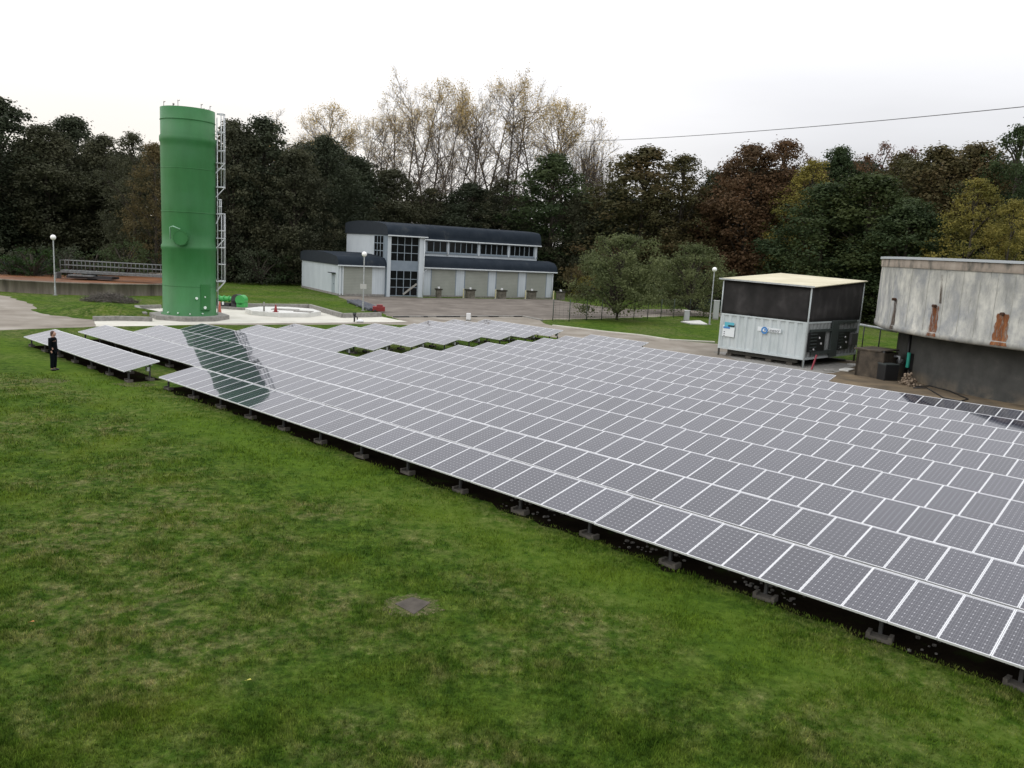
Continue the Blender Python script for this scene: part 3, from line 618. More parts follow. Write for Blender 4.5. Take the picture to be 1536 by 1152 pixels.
NM={'dark':'dark olive-green','dark2':'dull brownish green','deep':'deep green','green':'mid green','brown':'russet brown','oak':'green tree turning rusty','tan':'tan and yellowish','yellow':'bright yellow','pink':'pinkish bare-topped','gold':'golden sparse'}
# front edge of the wood, left to right : x, distance, top y, width px, kind, palette, where
front=[(-60,112,165,120,'L0','dark','leftmost at the picture edge'),(10,116,150,110,'L1','dark','rising tallest at the far left'),(75,112,190,95,'L2','dark2','above the left globe lamp'),(115,120,178,100,'L3','dark','left of the tower, second tallest'),(160,114,205,85,'L0','dark2','midway between the left lamp and the tower'),(205,122,200,80,'F0','dark2','just left of the green tower'),(235,116,215,70,'F1','tan','touching the left side of the green tower'),
(350,118,182,95,'L1','dark2','just right of the tower ladder'),(395,120,178,110,'L2','dark','over the left of the garage'),(440,116,225,95,'L3','dark2','directly behind the garage'),(485,124,205,100,'L0','dark','behind the left end of the building'),
(530,138,235,90,'L1','dark','behind the tall block of the building'),(585,140,255,100,'L2','dark2','under the tall bare crowns, left'),(640,142,282,100,'F0','dark2','behind the middle of the building roof'),(700,142,275,100,'L0','dark','behind the clerestory windows'),(750,140,268,95,'F1','dark2','behind the right half of the roof'),(822,138,232,115,'L1','deep','round evergreen crown under the last bare tree'),(868,134,290,80,'L2','dark2','right of the building end'),
(915,130,285,80,'L3','dark','behind the left willow'),(955,128,222,150,'L0','oak','rounded, left of the gap in the skyline'),(1012,126,232,120,'F0','oak','beside the skyline gap, rusty on its right'),(1060,132,258,80,'L2','dark','low in the skyline gap'),(1075,122,360,90,'F1','brown','low russet tree behind the right willow'),
(1110,124,218,120,'L0','brown','tall russet crown left of centre right'),(1158,126,210,120,'F0','brown','tallest russet crown on the right'),(1200,118,240,90,'F1','yellow','yellow-green crown beside the russet ones'),(1238,130,222,80,'L1','deep','narrow dark green crown poking up'),(1225,112,275,130,'L2','deep','broad dark green crown behind the container'),(1290,110,262,150,'L3','green','broad green crown right of the container roof'),(1275,128,232,90,'S0','brown','dull red crown behind the green ones'),(1330,124,230,110,'F0','oak','over the left edge of the round tank'),(1385,118,222,130,'L0','oak','over the middle of the round tank'),(1350,106,300,110,'L1','deep','dark lower crown left of the yellow trees'),(1445,102,268,85,'F1','yellow','taller yellow tree above the round tank'),(1505,98,300,75,'F0','yellow','smaller yellow tree near the right edge'),(1440,120,218,120,'L2','tan','behind the tall yellow tree'),(1500,116,190,110,'F0','deep','dark airy crown near the right edge'),(1550,112,196,110,'S0','deep','at the right picture edge'),(1610,108,230,130,'L3','dark','beyond the right edge'),(1680,104,250,130,'L0','dark2','far beyond the right edge')]
for x,d,yt,w,k,mt,where in front:
    if x<=160: d*=1.35
    tree(x,d,yt,w,k,mt,'%s tree, %s'%(NM[mt].replace(' tree',''),where),'broadleaf_tree')
for x,d,yt,w,wh in [(1300,140,214,60,'left'),(1340,138,222,60,'right')]: tree(x,d,yt,w*1.2,'S0','pink','pinkish half-bare crown on the skyline, %s of the pair'%wh,'broadleaf_tree')
# bare poplars
for i,(x,d,yt,w) in enumerate([(450,150,158,95),(515,150,158,90),(558,155,168,70),(602,150,116,80),(640,146,102,86),(676,156,140,60),(708,148,106,74),(752,150,105,92),(805,148,122,92),(848,146,146,86)]):
    lab=['low golden-tipped poplar, leftmost over the dark trees','low golden poplar left of the tall group','small golden poplar at the foot of the tall group','tall poplar at the left shoulder of the bare group','tallest poplar of the bare group','poplar behind the gap between the two highest crowns','poplar right of the gap in the bare group','broad poplar in the middle of the right bare crowns','poplar with golden tips on the right slope of the group','last leaning poplar at the right of the bare group'][i]
    tree(x,d,yt,w*1.8,'P%d'%i,'gold',lab,'poplar_tree')
for i,(x,d,yt,w) in enumerate([(885,150,212,60),(902,152,228,50),(872,156,200,55)]): tree(x,d,yt,w*1.3,'B0','gold',['leafless slender tree in the skyline gap','shortest leafless tree in the skyline gap','leafless tree leaning out right of the poplars'][i],'bare_tree')
LAND=[(-200,'the lawn at the far left edge'),(-40,'the left end of the round basin'),(60,'the left globe lamp'),(130,'the walkway on the basin'),(190,'the left side of the green tower'),(270,'the green tower'),(330,'the tower ladder'),(375,'the green pump unit'),(425,'the octagonal slab'),(480,'the garage'),(530,'the white side wall of the building'),(590,'the glazed bay'),(650,'the first roller door'),(710,'the second roller door'),(765,'the third roller door'),(810,'the fourth roller door'),(860,'the right end of the building'),(920,'the left willow'),(980,'the gap between the willows'),(1035,'the right willow'),(1085,'the left half of the container'),(1140,'the container sign'),(1190,'the container corner post'),(1250,'the container vents'),(1310,'the gap between container and round tank'),(1370,'the first rust streak of the tank'),(1430,'the second rust streak of the tank'),(1500,'the third rust streak of the tank'),(1560,'the right picture edge'),(1700,'the tank, far beyond the picture edge')]
USED={}
def near(x,what):
    l=min(LAND,key=lambda q:abs(q[0]-x))[1]; k=(what,l); USED[k]=USED.get(k,0)+1
    return l+('' if USED[k]==1 else ', second one' if USED[k]==2 else ', rightmost there')
# second ranks, deeper in the wood
rr=random.Random(5); 
for j,x in enumerate(range(-120,1700,64)):
    if 560<x<900: yt=rr.uniform(290,305); d=158
    elif x<240: yt=rr.uniform(215,235); d=172
    elif x<560: yt=rr.uniform(205,240); d=150
    elif x<1090: yt=rr.uniform(290,300); d=160
    else: yt=rr.uniform(240,258); d=140
    side='left' if x<350 else ('middle' if x<900 else 'right')
    tree(x+rr.uniform(-15,15),d,yt,150,'L','dark' if j%3 else 'dark2','dark tree deep in the wood beyond %s'%near(x,'the front crowns'),'broadleaf_tree')
# understorey shrubs along the wood edge
def shrubrow(lst):
    for x,d,yt,w,mt,lab in lst: tree(x,d,yt,w,'U',mt,lab,'shrub','shrub')
sh=[]
for j,x in enumerate(range(-80,1660,46)):
    if x<240: d,yt=106,372
    elif x<450: d,yt=112,385
    elif x<860: d,yt=136,395
    elif x<1060: d,yt=118,415
    else: d,yt=100+(1536-x)*.03,425
    sh.append((x+rr.uniform(-10,10),d+rr.uniform(-1,3),yt+rr.uniform(-14,8),72,rr.choice(['dark','dark2','deep','dark']),'dark shrub, wood edge behind %s'%near(x,'shrub')))
shrubrow(sh)
shrubrow([(50,103,372,70,'bushy','bright green bush behind the left globe lamp'),(20,104,385,60,'bushy','lower green bush at the left behind the basin'),(858,118,398,44,'tan','pale tan bush at the right end of the building'),(880,117,412,50,'yellow','low yellowish bush behind the left willow')])
p=g(925,479.5); place(WILLOW[0],'willow_tree',p,zat(925,353,p),5.0,8,4.4,'willow','grey-green bushy willow on the grass island, left of two','bushy willows by the fence')
p=g(1034,472); place(WILLOW[1],'willow_tree',p,zat(1040,368,p),4.9,8,4.4,'willow','grey-green bushy willow behind the fence, right of two','bushy willows by the fence')
# brush heap of twigs beside basin
c=g(165,453); q=MB(); rr=random.Random(3)
for k in range(700):
    a=rr.uniform(0,6.28); r=rr.uniform(0,1)**.6; x=2.4*r*math.cos(a); y=1.2*r*math.sin(a); zz=(1-r*r)*.7*rr.uniform(.2,1); d=Vector((rr.gauss(0,1),rr.gauss(0,1),rr.gauss(0,.45))).normalized()*rr.uniform(.25,.6)
    q.tube([Vector((x,y,zz+.05))-d,Vector((x,y,zz+.1))+d],.014,3,cap=False)
o=q.build('brush_heap',nmat('twigs',[(.3,(.07,.062,.052)),(.7,(.16,.145,.125))],3)); o.location=c; tag(o,'heap of grey twigs beside the round basin wall','brush heap',kind='stuff')
# ------------------------------------------------------------------ lamps
def lamp(x,yb,yt,label,sign=False):
    p=g(x,yb); h=zat(x,yt,p); t=empty('globe_lamp',p); tag(t,label,'street lamp','globe street lamps')
    MB().tube([(0,0,0),(0,0,.8),(0,0,.81),(0,0,h-.38)],[.085,.085,.06,.05],12).build('pole',galv,t)
    MB().sphere((0,0,h-.22),.24,20).build('globe',mat('opal_globe',(.85,.85,.83),.25),t)
    MB().tube([(0,0,h-.5),(0,0,h-.4)],[.07,.11],12).build('collar',galv,t); MB().box((-.16,-.16,0),(.16,.16,.05)).build('base_plate',concrete,t)
    if sign: MB().box((-.3,-.08,2.05),(.28,-.055,2.5)).build('sign_plate',mat('grey_plate',(.42,.42,.4),.5),t)
lamp(83,443,352.5,'white globe lamp on a grey pole left of the green tower')
lamp(544.5,466.5,377.5,'white globe lamp with a small plate, in front of the building',True)
lamp(1064,487,400.5,'white globe lamp on the grass island left of the container')
# ------------------------------------------------------------------ building
A=math.radians(58); BO=g(507,443.5); bld=empty('works_building',(BO[0],BO[1],0),math.pi/2-A)
tag(bld,'long blue-grey industrial building with dark rounded roofs and roller doors','building')
m=mat('blue_cladding',(.36,.43,.49),.5); b=NB(m); n_=b.noise(.8,5,.6,b.co('Object',(1,1,.4)))
sepx=b.n.new('ShaderNodeSeparateXYZ'); b.l.new(b.tc.outputs['Object'],sepx.inputs[0])
rib=b.math('FRACT',b.math('MULTIPLY',b.math('ADD',sepx.outputs[0],sepx.outputs[1]),3.3)); rl=b.math('LESS_THAN',rib,.1)
c_=b.ramp(n_,[(.3,(.45,.50,.53)),(.7,(.55,.60,.63))]); b.col(b.mix(b.math('MULTIPLY',rl,.35),c_,(.22,.28,.33))); clad=m
blue2=nmat('blue_trim',[(.3,(.17,.21,.25)),(.7,(.22,.265,.305))],1,4,.5)
m=mat('roof_metal',(.035,.045,.058),.75,0,.05); b=NB(m); sepx=b.n.new('ShaderNodeSeparateXYZ'); b.l.new(b.tc.outputs['Object'],sepx.inputs[0])
rib=b.math('LESS_THAN',b.math('FRACT',b.math('MULTIPLY',sepx.outputs[0],2.2)),.22)
c_=b.ramp(b.noise(.7,6,.65),[(.35,(.014,.020,.028)),(.6,(.022,.029,.038)),(.75,(.06,.063,.063))]); b.col(b.mix(b.math('MULTIPLY',rib,.6),c_,(.02,.026,.034))); roofm=m
fascia=nmat('dark_fascia',[(.3,(.016,.022,.029)),(.7,(.024,.031,.04))],2,3,.6)
shut=mat('roller_shutter',(.27,.29,.25),.55); b=NB(shut); sepx=b.n.new('ShaderNodeSeparateXYZ'); b.l.new(b.tc.outputs['Object'],sepx.inputs[0])
ln=b.math('LESS_THAN',b.math('FRACT',b.math('MULTIPLY',sepx.outputs[2],5.5)),.16); b.col(b.mix(b.math('MULTIPLY',ln,.4),b.ramp(b.noise(.8,5),[(.3,(.25,.265,.23)),(.7,(.31,.325,.285))]),(.12,.13,.12)))
glass=mat('dark_glass',(.008,.009,.010),.12,0,.22); interior=mat('interior_dark',(.03,.03,.028),.8)
fr_=mat('window_frame',(.24,.29,.33),.5); gut=mat('gutter',(.62,.66,.68),.4)
def wall(a0,a1,b0,b1,z0,z1,mt=clad,name='wall'): return MB().box((a0,b0,z0),(a1,b1,z1)).build(name,mt,bld)
# garage
wall(0,5.72,.0,13.7,.25,3.5); wall(-.04,5.7,-.04,13.74,0,.25,concrete,'plinth')
def arched(a0,a1,bf,bb,zg,zt,name='roof',fas=.0,nr=8,rad=1.1,th=None,drop=.35):
    """roof shell with rounded front edge: profile in (b,z) extruded along a"""
    prof=[(bf,zg)]
    for k in range(nr+1):
        t=math.pi/2*k/nr; prof.append((bf+rad*(1-math.cos(t)),zg+ (zt-drop-zg)*math.sin(t)**.9))
    n=10; b0=prof[-1][0]; z0=prof[-1][1]
    for k in range(1,n+1):
        s=k/n; bbk=b0+(bb-b0)*s; prof.append((bbk,z0+drop*math.sin(math.pi*min(s*.92,1))**.8 if s<.999 else z0-.0))
    prof.append((bb,zg))
    m_=len(prof); vs=[(a0,p[0],p[1]) for p in prof]+[(a1,p[0],p[1]) for p in prof]
    q=MB().add(vs,[(i,i+m_,i+1+m_,i+1) for i in range(m_-1)],0,True)
    q.add(vs,[tuple(range(m_))],1); q.add(vs,[tuple(range(2*m_-1,m_-1,-1))],1); q.add([(a0,bf,zg),(a1,bf,zg),(a1,bb,zg),(a0,bb,zg)],[(0,3,2,1)],1)
    return q.build(name,[roofm,fascia],bld)
rf=arched(-.15,5.74,-.35,13.9,3.5,4.9); 
MB().box((-.2,-.47,3.42),(5.5,-.352,3.54)).build('gutter',gut,rf)
def shutter(a0,a1,b0,zt,par=bld):
    MB().box((a0,b0-.03,.05),(a1,b0+.02,zt)).build('roller_door',shut,par)
shutter(.62,4.1,-.0,3.35)
for x in (.12,.45): MB().box((x,-.14,.1),(x+.12,-.03,3.45)).build('downpipe',gut,bld)
d=MB().box((-.05,1.2,.25),(.0,2.15,2.45)).build('door',mat('door_grey',(.3,.35,.38),.5),bld); MB().box((-.09,1.3,1.25),(-.05,1.42,1.32)).build('handle',darksteel,d)
MB().box((-.45,.9,2.5),(0,2.4,2.58)).build('door_canopy',fascia,bld)
# tall block
TB0,TB1=5.78,10.55; BF=-.45
wall(TB0,TB1+0,.9,13.3,0,7.22)
# corner pillars of the glazed bay
for a0,a1 in ((TB0,6.22),(9.85,TB1)): wall(a0,a1,BF,.9,0,7.22,clad,'pillar')
wall(6.22,9.85,BF+.25,.9,3.15,4.25,blue2,'spandrel'); wall(6.22,9.85,BF+.3,.9,0,.12,concrete,'sill')
def glazing(a0,a1,z0,z1,bp,na,nz,fw=.07,par=bld,mirror=None):
    f=MB()
    for k in range(na+1): x=a0+(a1-a0)*k/na; f.box((x-fw/2,bp-.05,z0),(x+fw/2,bp+.05,z1))
    for k in range(nz+1): zz=z0+(z1-z0)*k/nz; f.box((a0,bp-.047,zz-fw/2),(a1,bp+.047,zz+fw/2))
    o=f.build('window',fr_,par); MB().box((a0,bp,z0),(a1,bp+.02,z1)).build('pane',glass,o); return o
glazing(6.22,9.85,4.25,7.1,BF+.3,4,3); glazing(6.22,9.85,.15,3.12,BF+.3,4,3)
# stairs silhouette behind lower glazing
MB().bar((8.0,BF+.22,.3),(9.75,BF+.22,1.6),.06,.22).build('stair_stringer',mat('stair_pale',(.30,.29,.26),.6),bld)
# side glazing on left face (a = TB0), b .6..3.4
def sideglz(b0,b1,z0,z1,nb,nz):
    f=MB(); x=TB0-.03
    for k in range(nb+1): y=b0+(b1-b0)*k/nb; f.box((x-.05,y-.05,z0),(x+.04,y+.05,z1))
    for k in range(nz+1): zz=z0+(z1-z0)*k/nz; f.box((x-.047,b0,zz-.04),(x+.037,b1,zz+.04))
    o=f.build('window',fr_,bld); MB().box((x-.01,b0,z0),(x+.025,b1,z1)).build('pane',glass,o)
sideglz(.7,3.6,4.45,7.1,3,3); sideglz(-.2+.3,0+.9,.15,3.1,1,3)
wall(TB0-.02,TB0+.1,BF+.02,.9,.0,7.2,blue2,'pillar')
rf=arched(TB0-.15,TB1+.25,BF-.25,13.5,7.2,8.85,rad=1.3,drop=.35); MB().box((TB0-.1,BF-.37,7.12),(TB1+.25,BF-.252,7.24)).build('gutter',gut,rf)
MB().tube([(TB1-.1,BF-.12,.1),(TB1-.1,BF-.12,7.1)],.05,8).build('downpipe',gut,bld)
# long wing
E1=30.5; LF=1.0; UF=4.0; E2=29.6
wall(TB1,E1,LF+.0,13.3,0,3.5); 
wall(TB1,E2,UF,13.2,3.5,6.95)
rf=arched(TB1+.05,E1+.35,LF-.35,UF+.0,3.55,4.95,rad=1.5,drop=.12); MB().box((TB1+.1,LF-.47,3.47),(E1+.3,LF-.352,3.6)).build('gutter',gut,rf)
rf=arched(TB1+.1,E2+.35,UF-.4,13.4,6.95,8.9,rad=.9,drop=.25); MB().box((TB1+.2,UF-.52,6.86),(E2+.35,UF-.402,7.0)).build('gutter',gut,rf)
for a0,a1 in ((12.3,15.6),(17.0,20.3),(21.6,24.85),(26.2,29.3)):
    MB().box((a0-.12,LF-.03,.0),(a0,LF+.05,3.4)).build('door_jamb',blue2,bld); MB().box((a1,LF-.03,.0),(a1+.12,LF+.05,3.4)).build('door_jamb',blue2,bld)
    shutter(a0,a1,LF,3.35)
for a0,a1,n in ((12.95,15.7,3),(16.1,20.2,5),(20.65,24.8,5),(25.2,29.0,5)): glazing(a0,a1,5.45,6.8,UF-.04,n,1,.08)
for a_ in (15.9,20.42,25.0,29.3): MB().box((a_-.12,UF-.12,5.2),(a_+.12,UF-.02,6.9)).build('mullion',clad,bld)
MB().box((TB1+.1,UF-.1,5.25),(E2,UF-.0,5.42)).build('sill',blue2,bld)
MB().tube([(15.8,UF-.2,4.75),(15.8,UF-.2,6.9)],.05,8).build('downpipe',gut,bld)
MB().tube([(TB1+.15,LF-.1,.1),(TB1+.15,LF-.1,2.5),(TB1+1.1,LF-.3,3.5)],.05,8).build('downpipe',gut,bld)
MB().tube([(E1-.2,LF-.1,.1),(E1-.2,LF-.1,3.45)],.05,8).build('downpipe',gut,bld)
wall(TB1,E1+.02,LF-.05,LF-.0,0,.18,concrete,'plinth')
def bl2w(a,bb,z=0):
    ca,sa=math.sin(A),math.cos(A); return (BO[0]+a*ca-bb*sa,BO[1]+a*sa+bb*ca,z)
cb=nmat('mossy_concrete',[(.3,(.06,.055,.042)),(.6,(.16,.15,.12)),(.75,(.25,.24,.2))],2.5,6,.95,bump=.3)
for i,(a,w,mm) in enumerate(((12.6,.75,cb),(17.0,1.3,cb),(21.6,1.3,cb),(26.2,1.3,cb),(30.8,1.3,cb))):
    t=empty('concrete_trough',bl2w(a,-.5),math.pi/2-A); tag(t,'mossy concrete trough before the building, %s'%['narrow one left of the first roller door','left of the second roller door','left of the third roller door','left of the fourth roller door','past the right end of the wall'][i],'trough','concrete troughs before the roller doors')
    q=MB(); q.box((-w/2+.1,-.28,0),(w/2-.1,.28,.95)); q.build('trough_body',mm,t,bevel=.02)
    MB().box((-w/2,-.35,.95),(w/2,.35,1.12)).build('rim',nmat('dark_moss',[(.3,(.02,.02,.014)),(.7,(.05,.048,.035))],3),t); MB().box((-.1,-.1,1.12),(.1,.1,1.35)).build('cap_stone',white,t)
yel=nmat('faded_yellow',[(.3,(.5,.45,.22)),(.7,(.62,.6,.42))],3)
for i,a in enumerate((16.2,20.85,25.4,29.85)):
    t=empty('bollard',bl2w(a,-.25)); tag(t,'faded yellow bollard before the building, %s'%['between the first and second roller doors','between the second and third roller doors','between the third and fourth roller doors','right of the fourth roller door'][i],'bollard','yellow bollards before the roller doors')
    MB().tube([(0,0,0),(0,0,1.1),(0,0,1.16)],[.08,.08,.03],10).build('post',yel,t); MB().box((-.13,-.13,0),(.13,.13,.04)).build('base_plate',galv,t)
# stack of dark grating and red box beside centre lamp
P0=g(522,453.5); P1=g(556,467); t=empty('pipe_stack',((P0+P1)/2)); tag(t,'row of dark pipes lying on the grass by the middle lamp','pipes')
dv=Vector(P1-P0)/2; nv=Vector((-dv.y,dv.x,0)).normalized()
for k in range(4):
    MB().tube([-dv+nv*k*.34+Vector((0,0,.16+.02*k)),dv+nv*k*.34+Vector((0,0,.16+.02*k))],.15,10).build('pipe',nmat('dark_pipe',[(.3,(.03,.034,.045)),(.7,(.12,.13,.15))],3),t)
for s in (-.8,0,.8):
    MB().bar(dv*s-nv*.25+Vector((0,0,.03)),dv*s+nv*1.3+Vector((0,0,.03)),.12,.06).build('batten',galv,t)
p=g(568,468.5); t=empty('red_machine',p,.2); tag(t,'small red machine part on the asphalt at the end of the pipes','machine')
q=MB(); q.box((-.55,-.4,.12),(.55,.4,.55)); q.build('housing',red,t,bevel=.04); MB().tube([(-.35,-.45,.14),(-.35,.45,.14)],.14,10).build('roller',darksteel,t); MB().box((-.2,-.3,.55),(.35,.3,.72)).build('cover',mat('dark_red',(.2,.03,.03),.5),t,bevel=.03)
# ------------------------------------------------------------------ person
def skin_obj(name,verts,edges,radii,mt,parent=None,sub=2):
    me=bpy.data.meshes.new(name); me.from_pydata(verts,edges,[]); me.materials.append(mt); o=link(bpy.data.objects.new(name,me))
    if parent: o.parent=parent
    sm=o.modifiers.new('skin','SKIN'); 
    if not me.skin_vertices: 
        bm=bmesh.new(); bm.from_mesh(me); bm.verts.layers.skin.verify(); bm.to_mesh(me); bm.free()
    for i,r in enumerate(radii):
        sv=me.skin_vertices[0].data[i]; sv.radius=(r,r) if not isinstance(r,tuple) else r; sv.use_root=(i==0)
    sb=o.modifiers.new('sub','SUBSURF'); sb.levels=sub; sb.render_levels=sub; sm.use_smooth_shade=True; return o
pp=g(81,555.5); per=empty('person',pp,0); tag(per,'person in dark jacket and trousers standing on the lawn looking up at the tower','person')
# faces +X ; back -X
skinm=mat('skin',(.42,.24,.18),.5); navy=mat('navy_jacket',(.0035,.0045,.006),.95,0,.1); trous=mat('dark_trousers',(.003,.005,.007),.95,0,.1); hairm=mat('brown_hair',(.06,.025,.015),.7); shoe=mat('black_shoe',(.012,.011,.01),.5)
bv=[(0,0,.93),(0,0,1.12),(-.01,0,1.33),(0,0,1.46),(.015,0,1.53),(.02,0,1.60),(.03,0,1.68),
    (0,.10,.90),(.01,.10,.48),(-.02,.105,.07),(0,-.10,.90),(.0,-.10,.48),(-.03,-.105,.07),
    (-.01,.20,1.40),(-.02,.235,1.12),(.04,.225,.88),(-.01,-.20,1.40),(-.02,-.235,1.12),(.04,-.225,.88),(.07,.22,.81),(.07,-.22,.81),(.09,.105,.035),(.08,-.105,.035)]
be=[(0,1),(1,2),(2,3),(3,4),(4,5),(5,6),(0,7),(7,8),(8,9),(0,10),(10,11),(11,12),(3,13),(13,14),(14,15),(3,16),(16,17),(17,18),(15,19),(18,20),(9,21),(12,22)]
br=[(.12,.10),(.12,.105),(.14,.115),(.08,.07),.05,.085,.075,.085,.06,.04,.085,.06,.04,.06,.045,.034,.06,.045,.034,(.03,.018),(.03,.018),.04,.04]
body=skin_obj('body',bv,be,br,skinm,per)
fg=[];fe=[];fr2=[]
for s in (1,-1):
    for k in range(4):
        i=len(fg); y=s*.22+(k-1.5)*.014*s; ln=(.065,.075,.07,.055)[k]
        fg+=[(.075,y,.80),(.088,y,.80-ln*.55),(.08,y,.80-ln)]; fe+=[(i,i+1),(i+1,i+2)]; fr2+=[.009,.0085,.007]
    i=len(fg); fg+=[(.06,s*.20,.83),(.09,s*.185,.795),(.095,s*.19,.765)]; fe+=[(i,i+1),(i+1,i+2)]; fr2+=[.011,.010,.008]
skin_obj('fingers',fg,fe,fr2,skinm,per,1)
# jacket
jv=[(0,0,.84),(0,0,1.0),(0,0,1.18),(-.01,0,1.36),(-.0,0,1.47),(0,0,1.52),(-.01,.205,1.40),(-.02,.24,1.13),(.035,.228,.90),(-.01,-.205,1.40),(-.02,-.24,1.13),(.035,-.228,.90)]
je=[(0,1),(1,2),(2,3),(3,4),(4,5),(4,6),(6,7),(7,8),(4,9),(9,10),(10,11)]
skin_obj('jacket',jv,je,[(.165,.145),(.165,.145),(.165,.14),(.18,.145),(.10,.09),.07,.082,.066,.052,.082,.066,.052],navy,per)
tv=[(0,0,.92),(0,.095,.86),(.01,.10,.48),(-.02,.105,.09),(0,-.095,.86),(0,-.10,.48),(-.03,-.105,.09)]
skin_obj('trousers',tv,[(0,1),(1,2),(2,3),(0,4),(4,5),(5,6)],[.14,.12,.09,.078,.12,.09,.078],trous,per)
q=MB()
for s,x in ((.105,0),(-.105,-.01)): q.sphere((x+.05,s,.045),.14,14,sc=(1,.38,.36))
q.build('shoes',shoe,per)
hd=MB(); hd.sphere((.035,0,1.655),.105,20,sc=(.98,.78,1.12)); hd.tube([(.125,0,1.675),(.158,0,1.69),(.128,0,1.65)],[.012,.016,.01],8); hd.sphere((.12,0,1.60),.035,10,sc=(1,1,.7))
for s in (1,-1): hd.sphere((.02,s*.082,1.655),.025,8,sc=(.7,.4,1.2))
hd.tube([(0,0,1.48),(.03,0,1.6)],.055,12)
h_=hd.build('head',skinm,per); 
e=MB(); [e.sphere((.118,s*.032,1.685),.011,8) for s in (1,-1)]; e.build('eyes',mat('eye',(.03,.02,.02),.3),h_)
MB().tube([(.131,-.022,1.625),(.136,0,1.624),(.131,.022,1.625)],.006,6).build('mouth',mat('lip',(.3,.1,.09),.5),h_)
hr=MB(); hr.sphere((.005,0,1.68),.112,18,sc=(.95,.84,1.02)); hr.sphere((-.04,0,1.60),.08,12,sc=(.8,.9,1.0)); hr.build('hair',hairm,h_)
for o in (h_,): 
    o.location=(0,0,0)
# ------------------------------------------------------------------ lawn details
hc=[g(*p) for p in ((592,906),(618,896),(646,904),(621,922))]
q=MB(); q.prism([(p[0],p[1]) for p in hc][::1],.0,.012); o=q.build('inspection_cover',nmat('worn_cover',[(.3,(.045,.039,.031)),(.7,(.085,.074,.06))],6,6,.9),bevel=.008); tag(o,'square dark inspection cover set in the lawn','cover')
q=MB(); c=g(619,909); rr=random.Random(4); P=[(c[0]+(.62+.14*rr.uniform(-1,1))*math.cos(t)*.85,c[1]+(.62+.14*rr.uniform(-1,1))*math.sin(t)*.75) for t in [6.283*k/28 for k in range(28)]]
m=mat('dry_edge',(.11,.10,.05),.95,0,.05)
b=NB(m); nn=b.noise(7,6,.8); b.col(b.ramp(nn,[(.35,(.05,.075,.018)),(.6,(.16,.14,.08))]))
tr=b.n.new('ShaderNodeBsdfTransparent'); mxs=b.n.new('ShaderNodeMixShader'); b.l.new(b.math('MULTIPLY_ADD',b.noise(14,5,.8),4,-1.6,clamp=True),mxs.inputs[0]); b.l.new(tr.outputs[0],mxs.inputs[1]); b.l.new(b.b.outputs[0],mxs.inputs[2]); b.l.new(mxs.outputs[0],b.n['Material Output'].inputs[0])
dryedge=m
o=q.add([(x,y,.004) for x,y in P],[tuple(range(28))]).build('dry_grass_patch',m); tag(o,'ring of yellow dry grass around the inspection cover','dry grass',kind='structure')
for (x,y,r) in ((72,571,.9),(205,577,.9)):
    c=g(x,y); P=[(c[0]+r*(1+.2*rr.uniform(-1,1))*math.cos(t),c[1]+.6*r*(1+.2*rr.uniform(-1,1))*math.sin(t),.004) for t in [6.283*k/20 for k in range(20)]]
    o=MB().add(P,[tuple(range(20))]).build('worn_patch',dryedge); tag(o,'bare worn patch in the lawn, %s'%('near the standing person' if x<100 else 'by the end of the short solar row'),'worn patch',kind='structure')
for x,y,cc_,lab in ((373,1026,(.4,.38,.06),'small yellow fallen leaf on the lawn near the bottom'),(48,938,(.4,.16,.03),'small orange fallen leaf at the left of the lawn')):
    c=g(x,y); q=MB(); q.add([(-.035,0,.03),(-.01,-.025,.045),(.02,-.02,.05),(.04,0,.04),(.02,.025,.05),(-.01,.02,.04)],[(0,1,2,3,4,5)]); q.tube([(-.035,0,.03),(-.06,0,.02)],.003,4)
    o=q.build('fallen_leaf',mat('leaf%d'%x,cc_,.6)); o.location=(c[0],c[1],.03); tag(o,lab,'leaf')
# gravel and litter under the front row
rng=np.random.default_rng(8); q=MB()
for k in range(210):
    u=rng.uniform(1.5,14); vv=rng.uniform(14.85,15.8)+ (rng.normal(0,.08)); 
    if math.sin(u*2.1)+math.sin(u*.9+1)<-.1: continue
    p=U*u+V*vv; s=rng.uniform(.015,.06); q.sphere((p[0],p[1],s*.4),s,6,sc=(1,rng.uniform(.6,1.2),.6))
o=q.build('gravel',nmat('pale_stones',[(.3,(.04,.038,.034)),(.7,(.18,.175,.16))],30,3,.9)); tag(o,'scattered pale stones under the front edge of the solar row','gravel',kind='stuff')
